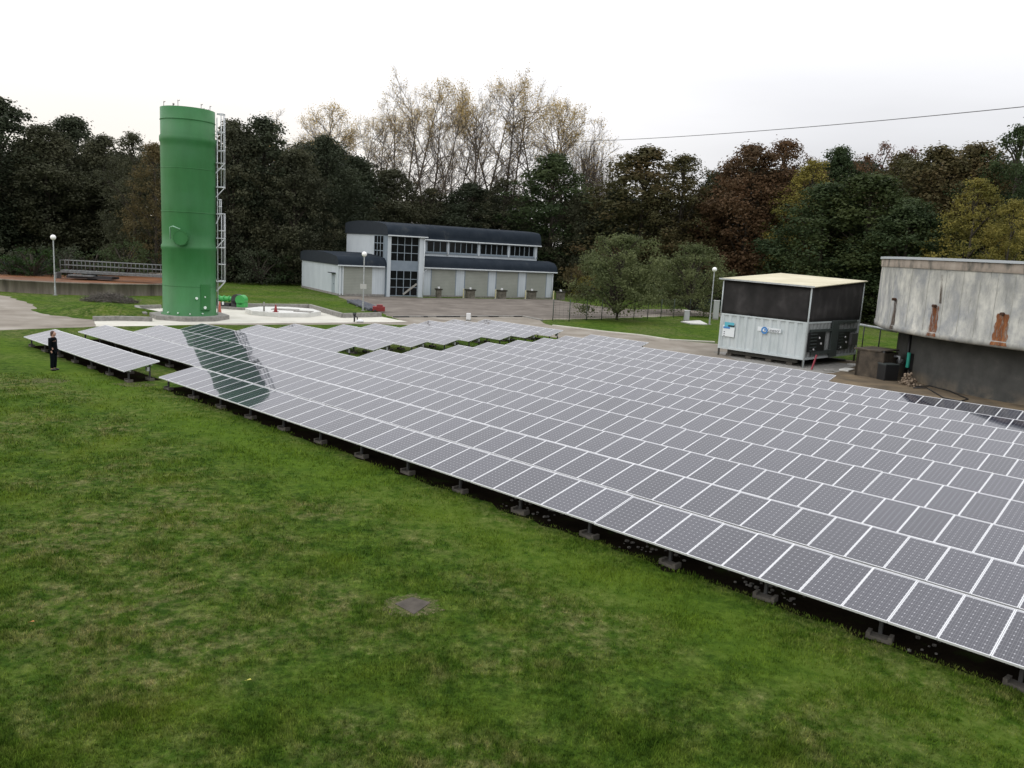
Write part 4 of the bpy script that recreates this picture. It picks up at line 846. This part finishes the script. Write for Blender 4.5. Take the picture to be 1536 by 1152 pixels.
# real grass blades on the near lawn
def grassblades(n=240000):
    rng=np.random.default_rng(5); px=rng.uniform(-60,1600,n*2); py=rng.uniform(560,1260,n*2)**1.0
    d=_f[None]*F+_r[None]*(px-768)[:,None]-_u[None]*(py-576)[:,None]; t=-H/d[:,2]; P=d*t[:,None]; P[:,2]=0
    vv=P@V; uu=P@U; k=(vv<14.78)&(vv>-30); k&=~((vv>14.0)&(uu>35)&(uu<48))
    # clumpy
    f=np.sin(P[:,0]*1.7+np.sin(P[:,1]*1.3)*1.5)*np.sin(P[:,1]*2.1+np.sin(P[:,0]*.9)*2)
    k&=rng.uniform(0,1,len(P))<(.55+.45*f)
    hcn=np.mean([p[:2] for p in hc],axis=0); k&=(np.hypot(P[:,0]-hcn[0],P[:,1]-hcn[1])>.47)
    P=P[k][:n]; n=len(P); dist=np.linalg.norm(P[:,:2],axis=1); sc=np.clip(dist/13,1,2.6)
    h=rng.uniform(.02,.05,n)*(1+.5*f[k][:n].clip(0,1))*sc**.4; w=rng.uniform(.005,.009,n)*sc; a=rng.uniform(0,2*np.pi,n); lean=rng.uniform(.1,.8,n)*h
    X=np.stack([np.cos(a),np.sin(a),np.zeros(n)],1)*w[:,None]; a2=a+rng.uniform(1,2,n); Ld=np.stack([np.cos(a2),np.sin(a2),np.zeros(n)],1)*lean[:,None]; Z=np.stack([np.zeros(n),np.zeros(n),h],1)
    Q=np.stack([P-X,P+X,P+Ld+Z+X*.25,P+Ld+Z-X*.25],1); return Q
gm=mat('grass_blades',(.04,.1,.01),.8,0,.05); b=NB(gm); c1,_a,_b=lawncol(b,b.tc.outputs['Object']); ge=b.n.new('ShaderNodeNewGeometry')
c1=b.mix(ge.outputs['Random Per Island'],b.mix(1.0,c1,(.7,.72,.65),'MULTIPLY'),b.mix(1.0,c1,(1.9,1.75,1.6),'MULTIPLY')); b.col(c1)
tl=b.n.new('ShaderNodeBsdfTranslucent'); b.l.new(c1,tl.inputs[0]); ms=b.n.new('ShaderNodeMixShader'); ms.inputs[0].default_value=.3; b.l.new(b.b.outputs[0],ms.inputs[1]); b.l.new(tl.outputs[0],ms.inputs[2]); b.l.new(ms.outputs[0],b.n['Material Output'].inputs[0])
o=link(bpy.data.objects.new('grass',quads_mesh('grass',grassblades(),[gm]))); tag(o,'short tufty grass blades covering the near lawn','grass',kind='stuff')
# ------------------------------------------------------------------ container
CPt=g(1204,552); az1=math.radians(-44.0); az2=math.radians(46.0); LC=6.35; WC=7.7
ct=empty('container_unit',(CPt[0],CPt[1],0),math.pi/2-az2); tag(ct,'white corrugated container unit with black screened enclosure and cream roof','container')
# local x = az2 direction (right face, going back), local y = az1 direction (front-left face)
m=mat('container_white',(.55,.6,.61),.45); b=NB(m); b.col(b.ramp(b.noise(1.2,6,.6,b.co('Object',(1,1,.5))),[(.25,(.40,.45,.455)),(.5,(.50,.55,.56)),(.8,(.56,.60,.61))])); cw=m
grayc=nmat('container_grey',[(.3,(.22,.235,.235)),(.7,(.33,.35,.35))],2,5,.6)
Z0,Z1=.5,2.93
def corr(length,z0,z1,axis,off,mt,name,per_=.6,dep=.07,sign=-1):
    pts=[];x=0.12
    while x<length-.12:
        for dx,dd in ((0,0),(per_*.32,0),(per_*.46,dep),(per_*.86,dep)):
            if x+dx<length-.12: pts.append((x+dx,dd))
        x+=per_
    pts.append((length-.12,0)); vs=[]
    for t,dd in pts:
        for zz in (z0,z1):
            vs.append((off+dd if axis=='y' else t, t if axis=='y' else off+dd, zz))
    fs=[(2*i,2*i+2,2*i+3,2*i+1) for i in range(len(pts)-1)]
    return MB().add(vs,fs).build(name,mt,ct)
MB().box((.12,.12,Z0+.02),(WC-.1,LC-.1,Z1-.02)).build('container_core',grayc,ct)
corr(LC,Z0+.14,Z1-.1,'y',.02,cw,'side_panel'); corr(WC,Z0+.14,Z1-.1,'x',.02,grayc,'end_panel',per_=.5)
q=MB()
for (x,y) in ((0,0),(0,LC-.14),(WC-.14,0),(WC-.14,LC-.14)): q.box((x,y,Z0),(x+.14,y+.14,Z1))
for zz,h in ((Z0,.14),(Z1-.1,.1)):
    q.box((0.005,.14,zz),(.12,LC-.14,zz+h)); q.box((.14,0.005,zz),(WC-.14,.12,zz+h))
q.build('container_frame',cw,ct)
q=MB()
for (x,y) in ((.02,.02),(.02,LC-.12),(WC-.12,.02),(WC-.12,LC-.12)): q.box((x,y,0),(x+.1,y+.1,Z0))
q.box((.6,.5,0),(WC-.4,LC-.4,.1)); q.box((.3,.6,.22),(.5,LC-.6,.48)); q.build('skid',mat('skid_dark',(.05,.048,.04),.8),ct)
for k in range(4): MB().box((.25,.9+k*1.5,0),(.65,1.3+k*1.5,.2)).build('support_block',blockm,ct)
net=mat('screen_net',(.014,.013,.013),.85); b=NB(net); b.col(b.ramp(b.noise(.9,4,.5,b.co('Object',(1,1,.8))),[(.35,(.008,.007,.007)),(.55,(.020,.018,.018)),(.7,(.045,.041,.041))]))
ZR=5.2
def netpanel(axis,length):
    q=MB(); n=24; vs=[]
    for i in range(n+1):
        t=length*i/n
        for j in range(9):
            zz=Z1-.02+(ZR-Z1-.08+(.42*t/length if axis=='x' else .06*t/length))*j/8; d=.05+.03*math.sin(i*.9+j*.5)*math.sin(math.pi*j/8)
            vs.append((d,t,zz) if axis=='y' else (t,d,zz))
    q.add(vs,[(i*9+j,(i+1)*9+j,(i+1)*9+j+1,i*9+j+1) for i in range(n) for j in range(8)],0,True)
    o=q.build('screen_net',net,ct); so_=o.modifiers.new('s','SOLIDIFY'); so_.thickness=.015
netpanel('y',LC); netpanel('x',WC)
q=MB(); q.box((WC-.07,.05,Z1),(WC-.05,LC,ZR+.36)); q.box((.05,LC-.05,Z1),(WC-.05,LC-.03,ZR+.02)); q.build('screen_net',net,ct)
q=MB(); q.tube([(-.02,-.02,0),(-.02,-.02,ZR-.1),(-.02,.1,ZR)],.055,8); 
q.build('roof_post',cw,ct)
for x,y,dz in ((0,LC,0),(WC-.04,0,.35),(WC-.04,LC,.4)): MB().tube([(x,y,Z1-.2),(x,y,ZR-.05+dz)],.045,8).build('roof_post',cw,ct)
cream=nmat('cream_roof',[(.3,(.46,.42,.29)),(.6,(.55,.51,.37)),(.8,(.60,.56,.44))],.6,6,.75)
vs=[(-.25,-.3,ZR+.0),(WC+.12,-.15,ZR+.45),(WC+.12,LC+.1,ZR+.6),(-.25,LC+.2,ZR+.1)]
q=MB(); q.add(vs+[(x,y,zz-.05) for x,y,zz in vs],[(0,1,2,3),(7,6,5,4),(0,4,5,1),(1,5,6,2),(2,6,7,3),(3,7,4,0)]); rf=q.build('roof',cream,ct)
q=MB(); q.bar((-.29,-.32,ZR-.02),(-.29,LC+.2,ZR+.07),.07,.1); q.build('roof_edge',galv,rf)
# boards on the left face: helper, photo pixel -> (y,z) on plane x=const
ex=np.array([math.sin(az2),math.cos(az2),0]); ey=np.array([math.sin(az1),math.cos(az1),0])
def fp(x,y,off=-.03):
    d=ray(x,y); o_=CPt-CP; t=(o_@ex+off)/(d@ex); p=CP+d*t-CPt; return p@ey,p[2]
def sp_(x,y,off=-.05):
    d=ray(x,y); t=((CPt-CP)@ey+off)/(d@ey); p=CP+d*t-CPt; return p@ex,p[2]
def board(x0,y0,x1,y1,mt,name,th=.02,off=-.04,par=ct):
    a,zt=fp(x0,y0); c,zb=fp(x1,y1); 
    return MB().box((off-th,min(a,c),min(zt,zb)),(off,max(a,c),max(zt,zb))).build(name,mt,par)
signw=mat('sign_white',(.72,.76,.78),.4)
sg=board(1137,489.5,1171,500,signw,'sign_board')
skyb=mat('logo_blue',(.06,.22,.52),.4); cyan=mat('cyan_print',(.10,.42,.52),.4); dk=mat('dark_print',(.03,.035,.06),.5)
def text(s,size,y,z_,x,mt,par,name='lettering'):
    cu=bpy.data.curves.new(name,'FONT'); cu.body=s; cu.size=size; cu.extrude=.004; cu.align_x='CENTER'; cu.align_y='CENTER'; cu.materials.append(mt); o=link(bpy.data.objects.new(name,cu)); o.parent=par
    dg=bpy.context.evaluated_depsgraph_get(); me=bpy.data.meshes.new_from_object(o.evaluated_get(dg)); bpy.data.objects.remove(o); o=link(bpy.data.objects.new(name,me)); o.parent=par
    me.transform(Matrix(((0,0,-1,x),(-1,0,0,y),(0,1,0,z_),(0,0,0,1)))); return o
ya,za=fp(1147,495.5); yb,zb=fp(1160.5,496)
q=MB(); 
for k in range(24):
    a0_=2*math.pi*k/24; a1_=2*math.pi*(k+1)/24; r0,r1=.13,.24
    q.add([(-.066,ya+r*math.cos(a),za+r*math.sin(a)) for r,a in ((r0,a0_),(r1,a0_),(r1,a1_),(r0,a1_))],[(0,1,2,3)])
q.box((-.068,ya-.1,za-.02),(-.064,ya+.02,za+.1)); o=q.build('logo',skyb,sg)
text('Linesol',.30,yb,zb,-.066,dk,sg)
lg=board(1085,487,1101,506,signw,'notice_board')
a,z1_=fp(1093.5,485.5); MB().box((-.08,a-.42,z1_-.22),(-.062,a+.3,z1_+.1)).build('cyan_header',cyan,lg)
a,z1_=fp(1097,489); MB().box((-.085,a-.28,z1_-.06),(-.066,a+.22,z1_+.05)).build('black_stripe',black,lg)
a,z1_=fp(1091,491.5); MB().box((-.083,a-.22,z1_-.05),(-.064,a+.28,z1_+.07)).build('blue_stripe',skyb,lg)
a,z1_=fp(1087,498); 
for j in range(3): MB().box((-.078,a-.03,z1_-.25+j*.13),(-.062,a+.05,z1_-.2+j*.13)).build('small_print',dk,lg)
# equipment on the right face
def eq(x0,y0,x1,y1,mt,name,dep=.3,off=0.0,par=ct):
    a,zt=sp_(x0,y0); c,zb=sp_(x1,y1); return MB().box((min(a,c),-off-dep,min(zt,zb)),(max(a,c),-off,max(zt,zb))).build(name,mt,par,bevel=.01)
bk=mat('black_metal',(.010,.011,.012),.45); gl2=mat('grey_green_metal',(.05,.062,.06),.5)
for (x0,y0,x1,y1) in ((1214,499,1234,526),(1257,498,1270,523)):
    c=eq(x0,y0,x1,y1,bk,'vent_box',.12); 
    a,zt=sp_(x0,y0); cc_,zb=sp_(x1,y1); q=MB(); n=6
    for k in range(n): zz=zb+(zt-zb)*(k+.5)/n; q.box((a+.1,-.16,zz-.05),(a+(cc_-a)*.45,-.118,zz+.02))
    q.build('louvre',gl2,c)
    for px_,pz in ((.62,.7),(.75,.4),(.3,.12)): MB().tube([(a+(cc_-a)*px_,-.16,zb+(zt-zb)*pz),(a+(cc_-a)*px_,-.11,zb+(zt-zb)*pz)],.07,10).build('gauge',white,c)
eq(1249,481,1253,534,gl2,'duct',.1); eq(1216,494.5,1248,496.5,gl2,'cable_tray',.12); eq(1216,527,1247,529.5,gl2,'cable_tray',.12); eq(1257,481,1284,484,gl2,'cable_tray',.12); eq(1257,494,1284,496,gl2,'cable_tray',.1); eq(1275,500,1282,517,mat('side_grey',(.10,.10,.10),.6),'cabinet',.2)
p=g(1217,555); t=MB().bar((0,0,0),(.3,.2,.95),.09,.07).build('red_barrier_post',mat('faded_red',(.22,.025,.04),.7)); t.location=(p[0],p[1],.0); tag(t,'red prop leaning against the container corner','prop')
# cabinets and slab on the island
def cab(x0,x1,yb,yt,mt,label,dep=.35):
    p=g((x0+x1)/2,yb); d=math.hypot(p[0],p[1]); w=(x1-x0)/F*d; h=zat((x0+x1)/2,yt,p); t=empty('electric_cabinet',p); tag(t,label,'cabinet')
    MB().box((-w/2,-dep/2,.12),(w/2,dep/2,h)).build('cabinet_body',mt,t,bevel=.015); MB().box((-w/2-.02,-dep/2-.02,0),(w/2+.02,dep/2+.02,.12)).build('base',concrete,t); MB().box((-w/2-.03,-dep/2-.03,h),(w/2+.03,dep/2+.03,h+.05)).build('lid',white,t)
pg=mat('pale_grey',(.36,.38,.37),.5)
cab(1025.5,1033,482,466,pg,'small pale cabinet on the grass island by the fence'); cab(1069,1076.5,479,451,pg,'tall pale cabinet behind the right globe lamp')
q=MB(); P=[g(*p)[:2] for p in ((1021,483.5),(1050,482),(1061,487.5),(1035,486.5))]; o=MB().prism(P,0,.12).build('white_slab',slabw,bevel=.02); tag(o,'flat white concrete slab lying on the grass island','slab')
# fence along the island
def fence(pts,hgt_,label,mesh_=True,col=None,step=None):
    P=[g(*p) for p in pts]; t=empty('wire_fence',P[0]); tag(t,label,'fence'); o0=Vector(P[0]); fc=col or mat('fence_green',(.02,.035,.025),.6)
    for p in P: v=Vector(p)-o0; MB().tube([v,v+Vector((0,0,hgt_+.08))],.04,6).build('post',fc,t)
    q=MB()
    for a,c in zip(P[:-1],P[1:]):
        a=Vector(a)-o0; c=Vector(c)-o0; L=(c-a).length
        for k in range(9): zz=.08+(hgt_-.08)*k/8; q.tube([a+Vector((0,0,zz)),c+Vector((0,0,zz))],.008,3,cap=False)
        n=int(L/.4)
        for k in range(n): s=a.lerp(c,(k+.5)/n); q.tube([s+Vector((0,0,.05)),s+Vector((0,0,hgt_))],.006,3,cap=False)
    if mesh_: q.build('wire_mesh',fc,t)
fence([(829,481.3),(853.5,482),(879.5,480.5),(902,480.3),(950.5,479),(971,478.3),(991,477.5),(1010,476.5),(1034,475.5),(1055,474.6),(1100,476)],1.95,'thin wire fence with dark posts along the back of the grass island')
gf=mat('fence_net_green',(.006,.022,.014),.8)
def netfence(pts,h,label):
    P=[g(*p) for p in pts]; t=empty('mesh_fence',P[0]); tag(t,label,'fence'); o0=Vector(P[0]); q=MB()
    for a,c in zip(P[:-1],P[1:]):
        a=Vector(a)-o0; c=Vector(c)-o0; n=max(1,int((c-a).length/3))
        for k in range(n):
            s=a.lerp(c,k/n); e=a.lerp(c,(k+1)/n); q.bar(s+Vector((0,0,h/2)),e+Vector((0,0,h/2)),.03,h-.1)
    q.build('net',gf,t)
    q=MB()
    for a,c in zip(P[:-1],P[1:]):
        a=Vector(a)-o0; c=Vector(c)-o0; n=max(1,int((c-a).length/3))
        for k in range(n+1): s=a.lerp(c,k/n); q.tube([s-Vector((0,.06,0)),s+Vector((0,-.06,h+.1))],.04,6)
    q.build('posts',mat('fence_post',(.02,.04,.03),.6),t)
netfence([(-120,425),(60,415),(150,412),(236,416)],1.9,'dark green mesh fence behind the round basin')
netfence([(330,420),(390,421),(452,424)],1.7,'dark green mesh fence between the tower and the garage')
netfence([(1035,466),(1100,470),(1200,476)],1.6,'dark green mesh fence behind the right willow')
# ------------------------------------------------------------------ round tank
TK=np.array([36.,48.5]); R1=11.95; R2=13.45
def cyl(x,y,R):
    d=ray(x,y); d=d/np.linalg.norm(d[:2]); bb=d[:2]@TK; cc_=TK@TK-R*R; t=bb-math.sqrt(max(bb*bb-cc_,0)); p=CP+d*t; return p
zb_=[cyl(x,y,R2)[2] for x,y in ((1342,494.7),(1398.5,502),(1485,517.5),(1536,525))]; zt_=[cyl(x,y,R2)[2] for x,y in ((1330,384),(1441.8,388.4),(1536,392.8))]
print('tank band z',zb_,zt_)
ZB=sum(zb_)/4; ZT=sum(zt_)/3
tk=empty('round_tank',(TK[0],TK[1],0)); tag(tk,'large round concrete tank with overhanging stained upper wall and rust streaks','tank')
m=mat('stained_concrete',(.35,.35,.32),.9,0,.2); b=NB(m)
c1_=b.noise(1.3,7,.65,b.co('Object',(1,1,.4))); c2_=b.noise(.75,7,.68,b.co('Object',(1,1,.9))); c3_=b.noise(5,5,.7,b.co('Object',(1,1,.12)))
k1=b.ramp(c1_,[(.28,(.20,.205,.195)),(.45,(.33,.33,.305)),(.58,(.46,.455,.41)),(.75,(.60,.585,.52))])
k2=b.mix(b.math('MULTIPLY_ADD',c2_,5,-2.3,clamp=True),k1,(.235,.245,.25)); k3=b.mix(b.math('MULTIPLY_ADD',c3_,5,-2.9,clamp=True),k2,(.13,.13,.12)); b.col(k3); b.bump(b.noise(4,6,.7),.4,.03); stain=m
brown=nmat('brown_band',[(.35,(.10,.095,.08)),(.5,(.27,.23,.19)),(.7,(.34,.30,.25))],1.5,6,.9,co=(1,1,.5))
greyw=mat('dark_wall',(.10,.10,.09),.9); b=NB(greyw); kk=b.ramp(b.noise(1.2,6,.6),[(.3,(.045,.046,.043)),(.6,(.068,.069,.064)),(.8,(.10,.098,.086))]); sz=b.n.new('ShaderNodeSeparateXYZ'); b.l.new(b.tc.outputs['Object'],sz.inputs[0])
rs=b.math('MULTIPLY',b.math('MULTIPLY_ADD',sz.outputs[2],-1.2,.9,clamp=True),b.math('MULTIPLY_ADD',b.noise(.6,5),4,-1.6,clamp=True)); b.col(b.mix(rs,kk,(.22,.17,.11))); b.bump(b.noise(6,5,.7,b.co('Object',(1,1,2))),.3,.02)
MB().lathe([(R1,0),(R1,ZB-.02)],n=96).build('lower_wall',greyw,tk)
MB().lathe([(R1-.1,ZB+.02),(R2-.35,ZB-.12),(R2-.05,ZB-.12),(R2+.05,ZB-.04),(R2+.06,ZB+.22),(R2,ZB+.24),(R2,ZT-.62)],n=96).build('upper_wall',stain,tk)
MB().lathe([(R2+.05,ZT-.62),(R2+.07,ZT-.14),(R2-.4,ZT-.14),(R2-.4,ZT-1.2)],n=96).build('top_band',brown,tk)
MB().lathe([(R2-.3,ZT-.14),(R2+.14,ZT-.14),(R2+.14,ZT),(R2-.3,ZT)],n=96,smooth=False).build('coping',mat('coping_metal',(.42,.45,.47),.5),tk)
MB().lathe([(R2-.4,ZT-1.2),(.01,ZT-1.2)],n=96).build('tank_surface',nmat('tank_water',[(.3,(.04,.045,.03)),(.7,(.06,.06,.04))],.5,4,.3),tk)
def rust(x,y0,y1,w,name,drk=False):
    p0=cyl(x,y0,R2); p1=cyl(x,y1,R2); a=math.atan2(p0[1]-TK[1],p0[0]-TK[0]); aw=w/R2; n=5; vs=[]
    rows=12
    for j in range(rows+1):
        s=j/rows; ww=aw*(.8+.35*s+.1*math.sin(j*1.7)); zz=p0[2]+(ZB-.0-p0[2])*s
        for i in range(n+1): t=a-ww/2+ww*i/n; rr_=R2+(.012 if zz>ZB+.24 else .075); vs.append((rr_*math.cos(t),rr_*math.sin(t),zz))
    q=MB().add(vs,[(j*(n+1)+i,j*(n+1)+i+1,(j+1)*(n+1)+i+1,(j+1)*(n+1)+i) for j in range(rows) for i in range(n)],0,True)
    q.build(name,DR if drk else RU,tk)
    o=Vector((R2*math.cos(a),R2*math.sin(a),p0[2])); nn=Vector((math.cos(a),math.sin(a),0)); MB().tube([o-nn*.1,o+nn*.22],.085,10).build('outlet_pipe',mat('rust_dark',(.06,.028,.015),.9),tk)
def streakmat(name,stops,lo):
    m=mat(name,stops[0][1],.9,0,.1); b=NB(m); c=b.co('Object',(2,2,.35)); nn=b.noise(1.6,6,.7,c); b.col(b.ramp(nn,stops)); tr=b.n.new('ShaderNodeBsdfTransparent'); ms=b.n.new('ShaderNodeMixShader')
    b.l.new(b.math('MULTIPLY_ADD',b.noise(3,6,.75,c),4.5,lo,clamp=True),ms.inputs[0]); b.l.new(tr.outputs[0],ms.inputs[1]); b.l.new(b.b.outputs[0],ms.inputs[2]); b.l.new(ms.outputs[0],b.n['Material Output'].inputs[0]); return m
RU=streakmat('rust',[(.3,(.12,.045,.02)),(.5,(.24,.095,.042)),(.62,(.34,.17,.085)),(.75,(.36,.27,.18))],-1.5); DR=streakmat('dark_streak',[(.3,(.05,.042,.034)),(.7,(.14,.10,.075))],-1.7)
rust(1344,449,495,.45,'rust_streak',True); rust(1404,459,500,.55,'rust_streak'); rust(1505,471,518,.7,'rust_streak')
# dark vertical streak
for x,y0,y1,w in ((1412,412,455,.16),):
    p0=cyl(x,y0,R2); p1=cyl(x-3,y1,R2); a=math.atan2(p0[1]-TK[1],p0[0]-TK[0]); a_=math.atan2(p1[1]-TK[1],p1[0]-TK[0]); vs=[]
    for t,zz in ((a,p0[2]),(a+w/R2,p0[2]),(a_+w/R2,p1[2]),(a_,p1[2])): vs.append(((R2+.012)*math.cos(t),(R2+.012)*math.sin(t),zz))
    MB().add(vs,[(0,1,2,3)]).build('dark_stain',DR,tk)
# pale formwork ribs
rbm=nmat('pale_rib',[(.3,(.30,.31,.28)),(.7,(.44,.44,.40))],3)
for x in range(1340,1536,26):
    p0=cyl(x,430,R2); a=math.atan2(p0[1]-TK[1],p0[0]-TK[0]); o=Vector(((R2+.0)*math.cos(a),(R2+.0)*math.sin(a),0)); MB().bar(o+Vector((0,0,ZB+.25)),o+Vector((0,0,ZT-.63)),.03,.02).build('formwork_rib',rbm,tk)
# dark pipe down the base, teal box
p0=cyl(1360,540,R1+.12); a=math.atan2(p0[1]-TK[1],p0[0]-TK[0]); o=Vector(((R1+.1)*math.cos(a),(R1+.1)*math.sin(a),0)); MB().tube([o,o+Vector((0,0,ZB))],.09,8).build('downpipe',black,tk)
p0=cyl(1361,541,R1+.3); t=empty('hose_reel',(p0[0],p0[1],0)); tag(t,'teal hose reel box fixed low on the round tank wall','hose reel')
zz=p0[2]; MB().box((.12,-.15,zz-.55),(.5,.15,zz+.45)).build('backing_box',black,t); MB().tube([(0,-.1,zz-.4),(0,-.1,zz+.5)],.1,10).build('hose',mat('teal',(.03,.33,.25),.4),t); MB().tube([(.2,0,0),(.2,0,zz-.5)],.04,6).build('post',darksteel,t)
# equipment shed-like concrete boxes
cbx=nmat('dirty_concrete',[(.3,(.04,.034,.028)),(.6,(.09,.074,.056)),(.8,(.15,.12,.088))],2,6,.95,bump=.3)
p=g(1334,567); t=empty('concrete_chamber',p,math.radians(40)); tag(t,'dirty concrete valve chamber between the container and the round tank','chamber')
q=MB(); q.box((-1.25,-.1,0),(-1.05,1.6,1.6)); q.box((-.7,.2,0),(1.2,1.7,1.5)); q.box((-1.25,1.4,0),(-.7,1.6,1.55)); q.build('chamber_wall',cbx,t,bevel=.02)
MB().box((-1.3,.1,1.6),(1.05,1.8,1.7)).build('lid',cbx,t,bevel=.02)
q=MB(); q.tube([(.6,.15,1.3),(.6,-.15,1.3),(.6,-.2,.9)],.09,8); q.tube([(1.1,.15,1.0),(1.1,-.2,1.0)],.14,10); q.build('pipe_fitting',galv,t)
MB().tube([(-1.1,0,0),(-1.1,0,1.7)],.06,8).build('pipe',black,t)
p=g(1330,570); t=empty('black_bin',p,math.radians(15)); tag(t,'black lidless box standing in front of the concrete chamber','box'); q=MB(); q.box((-.48,-.35,0),(.48,.35,.95)); q.build('bin_body',bk,t,bevel=.04); MB().box((-.5,-.37,.95),(.5,.37,1.0)).build('rim',gl2,t)
p=g(1361,578); q=MB(); rr=random.Random(9)
for k in range(170):
    h_z=abs(rr.gauss(0,.27)); w_=.42*max(.25,1-h_z/1.2); q.sphere((rr.gauss(0,w_*.6),rr.gauss(0,w_*.6),h_z),rr.uniform(.04,.11),6)
o=q.build('foam_heap',nmat('foam',[(.3,(.10,.07,.045)),(.7,(.30,.24,.18))],5,4,.9)); o.location=p; tag(o,'lumpy beige mineral deposit at the foot of the tank pipe','deposit',kind='stuff')
q=MB(); pts=[g(*p_) for p_ in ((1374,581),(1395,580),(1425,588),(1452,600),(1440,603),(1415,598),(1402,590),(1390,583),(1370,583))]
q.tube([(p_[0],p_[1],.05) for p_ in pts],.035,6); o=q.build('hose',black); tag(o,'black hose looped on the ground beside the round tank','hose')
P0=g(1270,556); 
for k,(x,y,l,r_) in enumerate(((1290,549,1.6,.2),(1270,556,1.3,.9),(1312,556,1.5,.1),(1243,557,.7,1.2))):
    p=g(x,y); o=MB().box((-l/2,-.3,0),(l/2,.3,.1)).build('paving_slab',slabw if k<2 else concrete,bevel=.02); o.location=(p[0],p[1],.016); o.rotation_euler=(0,0,r_); tag(o,'flat concrete slab on the ground, %s'%['palest, right of the container','beside the container corner','grey, left of the valve chamber','small grey, under the container edge'][k],'slab')
# guard rail between container and tank
p=[at(1283,486,70),at(1345,497,62)]; zz=[g_[2] for g_ in p]
t=empty('pipe_bridge',(p[0][0],p[0][1],0)); tag(t,'grey horizontal pipe rail running from container to round tank','rail')
o0=Vector((p[0][0],p[0][1],0)); MB().tube([(0,0,zz[0]),Vector(p[1])-o0],.1,8).build('pipe',galv,t)
for s in (.25,.65): v=(Vector(p[1])-o0).lerp(Vector((0,0,zz[0])),1-s); MB().tube([(v.x,v.y,0),v],.045,6).build('post',darksteel,t)
# ------------------------------------------------------------------ overhead line
a=at(880,212,190); c=at(1560,157.5,120); a2=at(560,236,235)
pts=[]
for k in range(41):
    s=-0.45+1.9*k/40; p=a+(c-a)*s; p[2]-= 1.6*(1-(2*s-1)**2)*.35; pts.append(tuple(p))
o=MB().tube(pts,.055,6).build('power_line',mat('cable_grey',(.16,.16,.17),.6)); tag(o,'single overhead power line crossing the sky on the right','cable')
